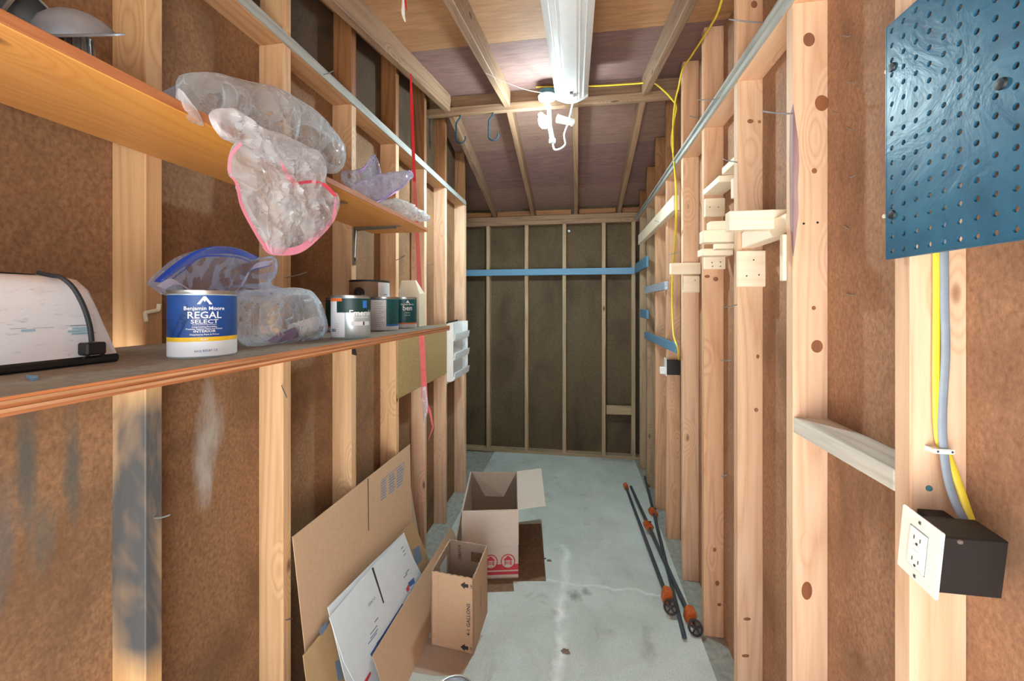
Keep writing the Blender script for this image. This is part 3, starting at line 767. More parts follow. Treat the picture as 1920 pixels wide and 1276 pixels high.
# teal can with white text panel
t, c, A = can('paint_can', 720, 1.40, .0485, .114, 'teal quart paint can with pale text panel and blue band', 'paint cans on the lower shelf')
band(t, c, .0488, .022, .108, 'label_teal'); band(t, c, .0489, .016, .0225, 'label_bluebar', 'blue_band'); band(t, c, .0488, .004, .0165, 'label_grey', 'white_band')
band(t, c, .04895, .006, .105, 'label_grey', 'text_panel', A - 1.45, A + .15, 16)
for k in range(14): band(t, c, .0492, .016 + .006 * k, .0175 + .006 * k, 'print_slate', 'print', A - .75, A - .1 + .12 * ((k * 7) % 3 - 1), 6)
# "ben" quart
t, c, A = can('paint_can', 757, 1.56, .0485, .1165, 'green quart paint can with orange band at the shelf end', 'paint cans on the lower shelf')
band(t, c, .0488, .0205, .11, 'label_teal'); band(t, c, .0489, .016, .021, 'label_orange', 'orange_band'); band(t, c, .0488, .004, .0165, 'label_grey', 'white_band')
words(t, [('ben', A + .3, .068, .026, 1.0), ('Benjamin Moore', A + .3, .088, .008, .95), ('interior', A + .3, .057, .006, 1), ('latex paint', A + .3, .048, .005, 1)], c, .0492, 'print_white')
mb = MB(); mb.add([cyl_pt(c, .0492, A + .16, .096), cyl_pt(c, .0492, A + .44, .096), cyl_pt(c, .0492, A + .3, .106)], [(0, 1, 2)]); obj('emblem', mb, 'print_white', t)
# brown gallon with bail
GR, GH = .0735, .178
c = pD(693, HOR, 1.555); c.z = ZLS + .0002; A = math.atan2(-c.y, -c.x)
t = thing('paint_pail', c, 'brown gallon paint can with black bail ear behind the quarts', 'paint can', None)
obj('body', MB().lathe([(GR * .97, 0), (GR, .003), (GR, GH - .004), (GR * .98, GH)], 44, c), 'can_brown', t, smooth=35)
obj('rim', MB().lathe([(GR, GH - .004), (GR * 1.015, GH), (GR * 1.0, GH + .003), (GR * .93, GH + .002), (GR * .92, GH - .004)], 44, c), 'dark_steel', t, smooth=35)
obj('lid', MB().lathe([(GR * .93, GH - .004), (.001, GH - .003)], 44, c), 'steel', t)
band(t, c, GR + .0004, .01, GH - .006, 'label_white', 'label', A + .42, A + 1.9, 20)
for k in range(5): band(t, c, GR + .0008, GH - .10 + .012 * k, GH - .097 + .012 * k, 'print_grey', 'print', A + .75, A + 1.0, 4)
ear = cyl_pt(c, GR, A - .5, GH - .045)
dirv = Vector((math.cos(A - .5), math.sin(A - .5), 0))
Mx = dirv.to_track_quat('Z', 'Y').to_matrix()
e = obj('bail_ear', MB().lathe([(.02, 0), (.02, .006), (.014, .012), (.001, .013)], 20, ear, Mx), 'black_plastic', t, smooth=35)
e2 = cyl_pt(c, GR + .012, A + 1.2, GH - .07)
mid = cyl_pt(c, GR + .022, A + .32, GH - .075)
obj('bail_wire', MB().tube([ear + dirv * .012, ear.lerp(mid, .5) + Vector((.0, -.008, -.004)), mid, e2], .0018, 6, smooth=8), 'steel', t, smooth=True)
# cream gable-top carton
cc = pD(772, HOR, 1.67); cc.z = ZLS + .0002
ct = thing('gable_carton', cc, 'cream paper carton with slanted gable top behind the green can', 'carton')
obj('body', MB().box((cc.x - .045, cc.y - .03, cc.z), (cc.x + .045, cc.y + .03, cc.z + .135)), 'carton', ct, bevel=.001)
obj('gable', MB().prism([(cc.x - .045, cc.y - .03, cc.z + .135), (cc.x - .045, cc.y + .03, cc.z + .135), (cc.x - .045, cc.y + .012, cc.z + .19), (cc.x - .045, cc.y - .0, cc.z + .19)], (.06, 0, 0)).add(
    [(cc.x + .015, cc.y - .03, cc.z + .135), (cc.x + .045, cc.y - .03, cc.z + .135), (cc.x + .045, cc.y + .03, cc.z + .135), (cc.x + .015, cc.y + .03, cc.z + .135), (cc.x + .015, cc.y, cc.z + .19), (cc.x + .015, cc.y + .012, cc.z + .19)],
    [(0, 1, 4), (1, 2, 5, 4), (2, 3, 5)]), 'carton', ct)

# ---- toaster
tz = ZLS + .0003
ty0, ty1 = .235, .521
tt = thing('toaster', (-.79, .37, tz), 'scuffed white two-slot toaster with black cord at the shelf end', 'toaster')
sec = [(-.872, .012), (-.705, .012), (-.716, .05), (-.729, .095), (-.738, .116), (-.752, .127), (-.772, .131), (-.806, .131), (-.826, .127), (-.84, .116), (-.848, .095), (-.861, .05)]
rings = []
for y, s, dzr in ((ty0, .88, -.012), (ty0 + .006, .96, -.004), (ty0 + .018, 1, 0), (ty1 - .022, 1, 0), (ty1 - .006, .985, -.002), (ty1, .95, -.007)):
    cx = -.7885
    rings.append([Vector((cx + (x - cx) * (s if z > .02 else 1), y + (0 if z < .02 else (-(z - .012) * .12 if y > .4 else (z - .012) * .12)), tz + z + (dzr if z > .06 else 0))) for x, z in sec])
n = len(sec); mb = MB(); mb.add([p for r in rings for p in r], [(i * n + j, i * n + (j + 1) % n, (i + 1) * n + (j + 1) % n, (i + 1) * n + j) for i in range(5) for j in range(n)] + [tuple(range(n)), tuple(range(5 * n, 6 * n))[::-1]])
obj('shell', mb, 'toaster_enamel', tt, smooth=50)
obj('base', MB().box((-.876, ty0 - .003, tz), (-.702, ty1 + .003, tz + .0125)), 'black_plastic', tt, bevel=.003)
for x in (-.805, -.773):
    obj('slot', MB().box((x - .009, ty0 + .05, tz + .1305), (x + .009, ty1 - .06, tz + .1316)), 'black_plastic', tt)
lv = obj('lever', MB().box((-.80, ty0 - .02, tz + .07), (-.775, ty0 + .004, tz + .08)), 'black_plastic', tt, bevel=.002)
# faded sticker remains on the long side
def tside(y, z): # point on the sloping long side
    f_ = (z - .012) / .085; return Vector((-.705 - .0245 * f_ + .0012, y, tz + z))
for y0, y1, z0, z1, m in ((.418, .432, .052, .055, 'sticker_blue'), (.472, .496, .052, .0545, 'sticker_blue'), (.466, .492, .048, .0508, 'sticker_blue'), (.47, .498, .0445, .0468, 'sticker_blue'), (.46, .50, .058, .070, 'label_white'), (.408, .424, .0562, .0568, 'print_slate'), (.43, .452, .056, .0564, 'print_slate'), (.47, .497, .0567, .0575, 'print_slate')):
    obj('sticker', MB().add([tside(y0, z0), tside(y1, z0), tside(y1, z1), tside(y0, z1)], [(0, 1, 2, 3)]), m, tt)
cp = [pX(72, 519, -.77), pX(95, 516, -.752), pX(115, 520, -.735), pX(138, 540, -.722), pX(157, 575, -.713), pX(168, 610, -.705), pX(172, 640, -.70)]
cp[0].z = max(cp[0].z, tz + .134)
co = obj('power_cord', MB().tube(cp, .0031, 8, smooth=6), 'black_rubber', tt, smooth=True)
pc = cp[-1] + Vector((.001, 0, -.01))
obj('plug', MB().obox(pc, (.009, 0, 0), (0, .0125, 0), (0, 0, .009)), 'black_plastic', co, bevel=.002)
for s in (-1, 1):
    obj('plug_prong', MB().tube([pc + Vector((.004, s * .006, -.008)), pc + Vector((.006, s * .016, -.013))], .0014, 6), 'dark_steel', co)
obj('paint_flake', MB().prism([pZ(48, 707, ZLS + .0002), pZ(60, 714, ZLS + .0002), pZ(72, 712, ZLS + .0002), pZ(70, 708, ZLS + .0002)], (0, 0, .003)), 'blue_painted', label='small pale blue paint flake on the shelf before the toaster', cat='debris')

wh_ = thing('wall_hook', pX(285, 584, XL + .004), 'small white plastic hook on the grey-stained stud above the shelf', 'hook')
hA, hB2, hC = pX(272, 586, XL + .004), pX(297, 581, XL + .004), pX(274, 602, XL + .004)
obj('arm', MB().tube([hA, hB2], .0042, 8), 'carton', wh_); obj('leg', MB().tube([hA, hC], .0038, 8), 'carton', wh_)
obj('tip', MB().tube([hB2, hB2 + Vector((.002, 0, .014))], .0042, 8), 'carton', wh_)

# ---- metal vent caps on the upper shelf
uz = ZUS + .0182
vc = pX(140, 40, -.80)
v1 = thing('roof_vent', (vc.x, vc.y, uz), 'grey metal roof vent with domed cap and ribbed neck on upper shelf', 'vent')
vd = (vc - EYE).normalized(); sdv = Vector((CT, ST, 0)); axv = sdv.cross(vd).normalized()
Mv = Matrix((sdv, axv.cross(sdv), axv)).transposed()
vo_ = pX(138, 62, -.80)
obj('dome', MB().lathe([(.052, 0), (.050, .004), (.042, .016), (.030, .026), (.015, .032), (.001, .034)], 32, vo_, Mv), 'dull_steel', v1, smooth=True)
obj('brim', MB().lathe([(.052, .0), (.064, -.001), (.063, -.004), (.001, -.003)], 32, vo_, Mv), 'dull_steel', v1, smooth=35)
nk = Vector((vo_.x - .004, vo_.y + .006, uz))
obj('neck', MB().tube([nk, nk.lerp(vo_, .45), vo_ - axv * .004], [.026, .022, .019], 20), 'galvanised', v1, smooth=35)
for k in range(14):
    q = 2 * math.pi * k / 14; d_ = sdv * math.cos(q) + Vector((-sdv.y, sdv.x, 0)) * math.sin(q)
    obj('neck_rib', MB().tube([nk + d_ * .026 + Vector((0, 0, .004)), vo_ - axv * .006 + d_ * .0195], .0018, 5), 'steel', v1)
v2c = Vector((-.862, .475, uz))
v2 = thing('vent_hood', v2c, 'dark round metal hood standing open behind the domed vent', 'vent')
Mr = Matrix.Rotation(math.radians(80), 3, Vector((.25, 1, 0)).normalized())
hc = v2c + Vector((.0, 0, .082))
obj('shell', MB().lathe([(.001, -.045), (.04, -.042), (.066, -.026), (.078, 0), (.076, .001), (.064, -.024), (.038, -.039), (.001, -.042)], 36, hc, Mr), 'black_plastic', v2, smooth=True)
obj('rim', MB().tube([hc + Mr @ Vector((.079 * math.cos(q), .079 * math.sin(q), 0)) for q in (2 * math.pi * k / 36 for k in range(37))], .0022, 6), 'steel', v2, smooth=True)
obj('strap', MB().tube([hc + Mr @ Vector((-.06, .045, -.005)), hc + Mr @ Vector((-.01, .01, -.02)), hc + Mr @ Vector((.05, -.04, -.005))], .003, 6, smooth=4), 'steel', v2, smooth=True)

# ================================================================= PLASTIC BAGS
def pillow(name, outline, thick, mat, parent=None, nrm=(1, 0, 0), rings=18, seg=96, wr=.012, freq=16.0, seed=0.0, centre=None, inset=0.0, flat=.0, floor_z=None, **kw):
    """crumpled bag: closed outline of 3D points, blown up to 'thick' along nrm, wrinkled"""
    P = [Vector(p) for p in outline]; n = len(P)
    # smooth closed curve
    cur = []
    for i in range(seg):
        t = i / seg * n; k = int(t); f = t - k
        p0, p1, p2, p3 = P[(k - 1) % n], P[k % n], P[(k + 1) % n], P[(k + 2) % n]
        cur.append(.5 * ((2 * p1) + (p2 - p0) * f + (2 * p0 - 5 * p1 + 4 * p2 - p3) * f * f + (3 * p1 - p0 - 3 * p2 + p3) * f ** 3) if kw.get('round', True) else p1.lerp(p2, f))
    c = Vector(centre) if centre else sum(cur, Vector()) / seg
    nv = Vector(nrm).normalized(); so = Vector((seed * 3.1, seed * 1.7, seed))
    mb = MB()
    def pt(j, s, side):
        p = c.lerp(cur[j], s)
        t = thick * .5 * math.sqrt(max(0, 1 - s ** 2.6)) * side
        pz = Vector((p.x, p.y, p.z * .75))
        wv = mnoise.noise_vector(pz * freq * .6 + so + Vector((side * 2.0, 0, 0))) * wr * .9
        rd = 0.0                                   # ridged folds give the film its sharp creases
        for fq, am in ((.8, 1.0), (1.7, .6), (3.4, .3)):
            rd += am * (.28 - abs(mnoise.noise(pz * freq * fq + so * 1.3 + Vector((0, side * 5.0, 0)))))
        q = p + nv * (t + side * rd * wr * 2.4 * (1 - s ** 6)) + wv * (1.0 if s < .97 else .15)
        if floor_z is not None: q.z = max(q.z, floor_z)
        return q
    vs, fs = [], []
    for side in (1, -1):
        base = len(vs)
        vs.append(pt(0, 0, side))
        for r in range(1, rings + 1):
            for j in range(seg): vs.append(pt(j, r / rings, side))
        for j in range(seg): fs.append((base, base + 1 + j, base + 1 + (j + 1) % seg))
        for r in range(rings - 1):
            for j in range(seg):
                a = base + 1 + r * seg + j; b = base + 1 + r * seg + (j + 1) % seg
                fs.append((a, a + seg, b + seg, b))
    mb.add(vs, fs)
    return obj(name, mb, mat, parent, smooth=24, **{k: v for k, v in kw.items() if k in ('label', 'cat', 'group')}), cur
def edge_band(name, pts, w_, into, mat, parent, t=.007):
    """zip band: strip of width w_ from pts towards 'into'"""
    P = [Vector(p) for p in pts]; cur = []
    for i in range(len(P) - 1):
        p0, p1, p2, p3 = P[max(0, i - 1)], P[i], P[i + 1], P[min(len(P) - 1, i + 2)]
        for j in range(6):
            f = j / 6
            cur.append(.5 * ((2 * p1) + (p2 - p0) * f + (2 * p0 - 5 * p1 + 4 * p2 - p3) * f * f + (3 * p1 - p0 - 3 * p2 + p3) * f ** 3))
    cur.append(P[-1]); into = Vector(into)
    inner = [p + (into - p).normalized() * w_ for p in cur]
    toc = [(EYE - p).normalized() * t for p in cur]
    mb = MB().strip([p + o for p, o in zip(cur, toc)], [p + o for p, o in zip(inner, toc)])
    mb.strip([p + o * .8 for p, o in zip(cur, toc)], [p + o * .8 for p, o in zip(inner, toc)])
    return obj(name, mb, mat, parent, smooth=True)

# big clear bag slumped on the upper shelf
ub = thing('plastic_bag', pX(480, 230, -.78) * 1, 'large clear crumpled plastic bag slumped on the upper shelf', 'plastic bag')
ub.location = (-.76, .9, uz)
PL = -.735
outl = [pX(u, v, PL) for u, v in ((338, 142), (385, 136), (440, 147), (500, 165), (550, 195), (600, 230), (637, 270), (645, 300), (632, 325), (590, 318), (545, 290), (480, 262), (430, 246), (395, 236), (372, 222), (345, 195), (331, 165))]
pillow('bag_film', outl, .13, 'film_clear', ub, rings=24, seg=130, wr=.013, freq=14, seed=1, floor_z=uz + .002)
outl = [pX(u, v, PL + .06) for u, v in ((335, 165), (352, 190), (382, 232), (372, 233), (350, 215), (336, 196))]
pillow('bag_mouth', outl, .02, 'film_milky', ub, wr=.004, seed=2, seg=30, rings=5)
outl = [pX(u, v, PL + .085) for u, v in ((392, 212), (430, 205), (480, 235), (540, 255), (600, 290), (608, 315), (560, 325), (500, 300), (440, 265), (408, 250))]
pillow('bag_skirt', outl, .035, 'film_milky', ub, wr=.012, freq=22, seed=3)
# pink-edged zip bag hanging over the shelf edge
XH = XUF + .028
hb = thing('zip_bag', (XH, .85, H + .1), 'clear zip bag with pink edges hanging over the upper shelf front', 'plastic bag')
hpx = [(448, 264), (500, 262), (560, 275), (600, 300), (612, 345), (636, 372), (628, 410), (600, 445), (560, 475), (510, 477), (492, 462), (470, 425), (450, 385), (442, 345), (428, 325), (430, 290)]
outl = [pX(u, v, XH) for u, v in hpx]
hc_ = sum(outl, Vector()) / len(outl)
pillow('bag_film', outl, .04, 'film_milky', hb, rings=24, seg=130, wr=.016, freq=20, seed=4)
edge_band('zip_band', [pX(u, v, XH + .004) for u, v in ((634, 372), (628, 410), (600, 445), (560, 475), (510, 477), (492, 464))], .017, hc_, 'zip_pink', hb)
edge_band('zip_band', [pX(u, v, XH + .006) for u, v in ((494, 464), (470, 425), (450, 385), (441, 345), (429, 328))], .009, hc_, 'zip_pink', hb)
edge_band('zip_band', [pX(u, v, XH + .018) for u, v in ((560, 340), (585, 338), (612, 345), (634, 368))], .018, hc_, 'zip_red', hb)
edge_band('zip_band', [pX(u, v, XH + .008) for u, v in ((428, 324), (430, 290), (450, 266))], .007, hc_, 'zip_pink', hb)
edge_band('zip_band', [pX(u, v, XH + .02) for u, v in ((527, 300), (538, 322), (558, 340))], .012, hc_, 'zip_red', hb)
# purple zip bag
pb = thing('zip_bag', (-.78, 1.25, uz), 'clear zip bag with purple zip folded on the upper shelf', 'plastic bag')
PX_ = -.74
outl = [pX(u, v, PX_) for u, v in ((640, 322), (665, 318), (690, 310), (703, 290), (712, 322), (700, 352), (672, 358), (645, 345))]
pillow('bag_film', outl, .03, 'film_blue', pb, wr=.006, freq=25, seed=5, floor_z=uz + .001)
o2 = [pX(u, v, PX_ + .05) for u, v in ((662, 345), (700, 330), (735, 322), (766, 320), (774, 328), (760, 345), (735, 365), (704, 380), (676, 362))]
c2 = sum(o2, Vector()) / len(o2)
pillow('bag_film', o2, .035, 'film_purple', pb, wr=.006, freq=25, seed=6, floor_z=uz + .001)
edge_band('zip_band', [pX(u, v, PX_ + .005) for u, v in ((671, 322), (690, 307), (706, 287))], .008, pX(680, 345, PX_), 'zip_purple', pb)
edge_band('zip_band', [pX(u, v, PX_ + .055) for u, v in ((768, 318), (775, 328), (760, 346), (735, 366), (704, 381))], .011, c2, 'zip_purple', pb)
# foil blister at the shelf end
o3 = [pX(u, v, -.70) for u, v in ((700, 384), (735, 372), (760, 376), (790, 395), (806, 412), (790, 415), (760, 410), (738, 402))]
fo, _ = pillow('blister_pack', o3, .045, 'film_milky', wr=.012, freq=30, seed=8, floor_z=uz + .001, label='crumpled clear blister packaging at the upper shelf end', cat='packaging')
# torn grey sheet corner left of the big bag
obj('plastic_scrap', MB().prism([pX(303, 172, -.76), pX(334, 158, -.76), pX(338, 186, -.76)], (-.02, .012, .001)), 'film_blue', label='grey plastic scrap poking out beside the large clear bag', cat='plastic scrap')

# blue-zip bag on the lower shelf, behind the blue can
XZ = -.745
bz = thing('zip_bag', (XZ, .85, ZLS), 'open clear zip bag with wide blue zip behind the blue paint can', 'plastic bag')
rim = [(288, 528), (310, 508), (345, 482), (385, 464), (425, 462), (458, 470), (485, 482), (513, 480)]
o4 = [pX(u, v, XZ) for u, v in rim + [(515, 505), (500, 530), (525, 545), (470, 560), (420, 560), (330, 556), (300, 540)]]
c4 = pX(400, 540, XZ)
pillow('bag_film', o4, .09, 'film_blue', bz, rings=20, seg=110, wr=.009, freq=15, seed=9, centre=c4)
edge_band('blue_zip', [pX(u, v, XZ + .004) for u, v in rim[:7]], .016, c4, 'zip_blue', bz)
edge_band('blue_zip', [pX(u, v, XZ + .03) for u, v in ((320, 524), (345, 505), (380, 480), (440, 480), (470, 490))], .003, c4, 'zip_blue', bz)
edge_band('zip_lip', [pX(u, v, XZ + .05) for u, v in ((294, 535), (320, 522), (345, 535), (370, 548), (420, 552), (455, 535), (478, 495), (512, 488))], .02, pX(400, 590, XZ), 'film_purple', bz)
edge_band('zip_line', [pX(u, v, XZ + .053) for u, v in ((415, 548), (445, 530), (468, 508), (512, 496))], .003, pX(400, 590, XZ), 'zip_blue', bz)
# its full lower part on the shelf
o5 = [pX(u, v, XZ + .07) for u, v in ((450, 548), (500, 542), (565, 540), (586, 560), (599, 595), (602, 622), (588, 640), (540, 647), (490, 652), (465, 652), (452, 615), (446, 580))]
pillow('bag_body', o5, .11, 'film_clear', bz, rings=20, seg=110, wr=.009, freq=20, seed=10, floor_z=ZLS + .0015)
# what the bag holds
rl = pX(578, 612, XZ + .07)
obj('paper_roll', MB().tube([rl + Vector((-.01, -.04, -.012)), rl + Vector((.006, .03, .004))], .022, 20), 'white_plastic', smooth=40, label='white paper roll inside the blue-zip bag on the lower shelf', cat='paper roll')
sp = [pX(u, v, XZ + .075) for u, v in ((497, 640), (553, 613), (566, 630), (520, 643))]
obj('purple_wrapper', MB().prism(sp, (-.006, .004, 0)), 'purple_bit', label='purple paper wrapper seen inside the blue-zip bag', cat='wrapper')

# ================================================================= CARDBOARD BY THE LEFT WALL
def lean(xb, xt, zt):
    """leaning plane: foot at x=xb on the slab, x=xt at height zt -> point, normal"""
    d = Vector((xt - xb, 0, zt)); n = Vector((d.z, 0, -d.x)).normalized()
    return Vector((xb, 0, 0)), n
def sheet(parent, name, pix, pl, th, mat, extra=()):
    p0, n = pl
    poly = [pPl(u, v, p0, n) for u, v in pix]
    poly = [Vector((p.x, p.y, p.z)) for p in poly] + [Vector(e) for e in extra]
    return obj(name, MB().prism(poly, n * -th), mat, parent), poly
def on(pl, u, v, lift=.0006): return pPl(u, v, pl[0] + pl[1] * lift, pl[1])
def marks(parent, pl, quads, mat, name='print'):
    for q in quads: obj(name, MB().add([on(pl, *p) for p in q], [tuple(range(len(q)))]), mat, parent)
def floor_pt(pl, y): return Vector((pl[0].x, y, .001))
# large flattened carton
P1 = lean(-.822, -.928, .795)
f1 = thing('flattened_carton', (-.822, 1.7, 0), 'tall flattened brown carton leaning on the left studs', 'cardboard')
yl, yr = pPl(549, 1006, *P1).y, pPl(769, 832, *P1).y
obj('panel', MB().prism([on(P1, 549, 1006, 0), on(P1, 769, 832, 0), on(P1, 770, 905, 0), on(P1, 773, 976, 0), floor_pt(P1, yr + .06), floor_pt(P1, yl - .01)], P1[1] * -.003), 'kraft', f1)
obj('panel', MB().prism([on(P1, 549, 1007, -.004), on(P1, 768, 833, -.004), on(P1, 768, 900, -.004), floor_pt(P1, yr) + P1[1] * -.004, floor_pt(P1, yl) + P1[1] * -.004], P1[1] * -.003), 'kraft_in', f1)
marks(f1, P1, [[(689.2, 897), (690.8, 896), (692, 994), (690.5, 995)]], 'print_black', 'slit')
qs = []
for r in range(7):
    for k in range(3):
        u0, u1 = 714 + k * 15, 714 + k * 15 + 10 + (r * k) % 3
        f_ = lambda u: 905 + (u - 714) * -.80 + r * 5.2
        qs.append([(u0, f_(u0)), (u1, f_(u1)), (u1, f_(u1) + 2.6), (u0, f_(u0) + 2.6)])
marks(f1, P1, qs, 'print_grey'); 
marks(f1, P1, [[(714, 901), (757, 866), (757, 867.4), (714, 902.4)], [(757, 866), (758, 865.5), (756, 893), (755, 893.5)]], 'print_grey')
# smaller olive carton in front
P2 = lean(-.80, -.862, .43)
f2 = thing('flattened_carton', (-.8, 1.6, 0), 'olive brown flattened carton behind the white mailing box', 'cardboard')
obj('panel', MB().prism([on(P2, 569, 1228, 0), on(P2, 615, 1172, 0), on(P2, 762, 988, 0), on(P2, 774, 977, 0), on(P2, 790, 1012, 0), on(P2, 803, 1049, 0), floor_pt(P2, pPl(803, 1049, *P2).y + .1), floor_pt(P2, pPl(569, 1228, *P2).y + .0)], P2[1] * -.0035), 'kraft_olive', f2)
marks(f2, P2, [[(774, 1030), (786, 1022), (792, 1048), (780, 1062)], [(598, 1182), (613, 1163), (614, 1175), (602, 1192)], [(628, 1240), (636, 1236), (643, 1272), (634, 1276)]], 'print_grey')
# white mailing box, folded flat
P3 = lean(-.772, -.842, .5)
f3 = thing('mailing_box', (-.772, 1.65, 0), 'flattened white postal mailing box with blue and red print', 'cardboard')
P3b = (P3[0] + P3[1] * -.008, P3[1])
obj('panel', MB().prism([on(P3b, 615, 1138, 0), on(P3b, 697, 1056, 0), on(P3b, 758, 998, 0), on(P3b, 772, 1040, 0), floor_pt(P3b, 2.1), floor_pt(P3b, 1.36)], P3[1] * -.003), 'white_card', f3)
obj('panel', MB().prism([on(P3, 618, 1157, 0), on(P3, 697.5, 1064, 0), on(P3, 718.5, 1131, 0), on(P3, 719.5, 1130, 0), on(P3, 699, 1062, 0), on(P3, 758, 999, 0), on(P3, 773, 1040, 0), on(P3, 787, 1081, 0), floor_pt(P3, pPl(787, 1081, *P3).y + .05), floor_pt(P3, 1.44), on(P3, 645, 1240, 0)], P3[1] * -.003), 'white_card', f3)
exs = (on(P3, 690, 1160) - on(P3, 716, 1130)).normalized(); eys = -(P3[1].cross(exs)).normalized()
if eys.z > 0: eys = -eys
def up_text(s, u, v, size, mat):
    c_ = on(P3, u, v, .0008)
    ex_ = (on(P3, u + 20, v - 24, .0008) - c_).normalized() * -1.0
    ey_ = P3[1].cross(ex_).normalized()
    obj('lettering', text_flat(MB(), s, c_, ex_, ey_, size), mat, f3)
marks(f3, P3, [[(696.8, 1065), (700, 1062.5), (720.5, 1129), (718.5, 1131)]], 'print_black', 'slit')
up_text('O-FRB2', 697, 1124, .017, 'print_grey')
qs = []
for r, (u, v, ln) in enumerate(((702, 1165, 13), (694, 1188, 24), (694, 1196, 26), (690, 1206, 30), (706, 1206, 14), (760, 1074, 12), (757, 1082, 12), (752, 1028, 7), (755, 1034, 7), (757, 1040, 6))):
    qs.append([(u, v), (u + ln * .55, v - ln * .72), (u + ln * .55 + .6, v - ln * .72 + 2), (u + .6, v + 2)])
marks(f3, P3, qs, 'print_grey')
marks(f3, P3, [[(694, 1226), (755, 1130), (758, 1140), (700, 1234)], [(706, 1205), (722, 1185), (725, 1190), (710, 1210)], [(765, 1092), (776, 1082), (778, 1092), (768, 1100)]], 'print_blue')
marks(f3, P3, [[(761, 1104), (766, 1094), (768, 1104), (764, 1110)], [(683, 1276), (694, 1258), (696, 1262), (688, 1280)]], 'print_red')
# front brown panel
P4 = lean(-.695, -.775, .18)
f4 = thing('flattened_carton', (-.69, 2.0, 0), 'long low brown carton panel leaning in front of the mailing box', 'cardboard')
tl, tr = on(P4, 699, 1229, 0), on(P4, 845, 988, 0)
obj('panel', MB().prism([tl, tr, tr + Vector((.012, .02, -.03)), floor_pt(P4, tr.y + .0), floor_pt(P4, tl.y - .02)], P4[1] * -.003), 'kraft', f4)
obj('panel', MB().prism([tl + Vector((0, .01, -.001)) - P4[1] * .004, tr + Vector((0, -.12, -.001)) - P4[1] * .004, floor_pt(P4, tr.y - .1) - P4[1] * .004, floor_pt(P4, tl.y) - P4[1] * .004], P4[1] * -.003), 'kraft_in', f4)

# open carton that held gallons
def open_box(t, c0, c1, c2, c3, h, th, outer, inner, zig=False):
    """four walls round the floor corners c0..c3 (near-left, near-right, far-right, far-left)"""
    C = [Vector((p[0], p[1], .001)) for p in (c0, c1, c2, c3)]; cen = sum(C, Vector()) / 4; out = []
    for i in range(4):
        a, b = C[i], C[(i + 1) % 4]
        inn = (cen - (a + b) / 2).normalized() * th; inn.z = 0
        up = Vector((0, 0, h))
        top = []
        if zig:
            m = 14
            top = [b.lerp(a, k / m) + up + Vector((0, 0, (-.004 if k % 2 else 0))) for k in range(m + 1)]
        else: top = [b + up, a + up]
        out.append(obj('side_panel', MB().prism([a, b] + top, inn * .5), outer, t))
        obj('inner_liner', MB().prism([p + inn * .55 for p in [a, b] + top], inn * .5), inner, t)
    obj('bottom', MB().prism([p + Vector((0, 0, .001)) for p in C], (0, 0, .004)), inner, t)
    return C
ba = [pZ(808, 1209, 0), pZ(888, 1228, 0), pZ(914, 1147, 0)]; ba.append(ba[0] + (ba[2] - ba[1]))
g0 = thing('gallon_carton', (ba[0] + ba[2]) / 2, 'open brown carton printed for four gallons on the slab', 'box')
C = open_box(g0, *ba, .343, .006, 'kraft', 'kraft_in', zig=True)
fx = (C[1] - C[0]).normalized(); fn = Vector((fx.y, -fx.x, 0)); wd = (C[1] - C[0]).length
def on_front(x, z): return C[0] + fx * (x * wd) + Vector((0, 0, z)) + fn * .0008
mb = text_flat(MB(), '4-1 GALLONS', on_front(.92, .155), (0, 0, 1), -fx, .024); obj('lettering', mb, 'print_black', g0)
for z in (.305, .025):
    mb = MB()
    pts = [(.70, 0), (.80, .017), (.80, .008), (.88, .008), (.88, -.008), (.80, -.008), (.80, -.017)]
    mb.add([on_front(x, z + q) for x, q in pts], [tuple(range(7))]); obj('arrow', mb, 'print_black', g0)
    obj('lettering', text_flat(MB(), 'UP', on_front(.97, z), (0, 0, 1), -fx, .014), 'print_black', g0)
sx = (C[2] - C[1]).normalized(); sn = Vector((sx.y, -sx.x, 0))
obj('lettering', text_flat(MB(), '4-1 GALLONS', C[1] + sx * .13 + Vector((0, 0, .16)) + sn * .0008, (0, 0, 1), -sx, .02), 'print_black', g0)
for x, nm in ((.17, 'crease'),):
    obj(nm, MB().prism([on_front(x, .0), on_front(x + .006, .0), on_front(x + .006, .33), on_front(x, .33)], fn * .0002), 'kraft_in', g0)
bk0 = C[3] + (C[2] - C[3]) * .32 - sx * .0075 + Vector((0, 0, .285))
obj('lettering', text_flat(MB(), '2283719', bk0, (0, 0, 1), -fx, .022), 'print_black', g0)
bq = C[3] + (C[2] - C[3]) * .58 - sx * .0075 + Vector((0, 0, .25))
obj('print', MB().add([bq, bq + fx * .06, bq + fx * .06 + Vector((0, 0, .05)), bq + Vector((0, 0, .05))], [(0, 1, 2, 3)]), 'kraft_dark', g0)
ll = C[3] + (C[0] - C[3]) * .62 + fx * .0075 + Vector((0, 0, .2))
obj('paper_label', MB().add([ll, ll + sx * .1, ll + sx * .1 + Vector((0, 0, .1)), ll + Vector((0, 0, .1))], [(0, 1, 2, 3)]), 'white_card', g0)
fl_ = C[2] + Vector((-.06, -.1, .18))
obj('inner_flap', MB().prism([fl_, fl_ + Vector((.05, .02, 0)), fl_ + Vector((.045, .08, .03)), fl_ + Vector((-.005, .06, .03))], (0, 0, .003)), 'kraft', g0)
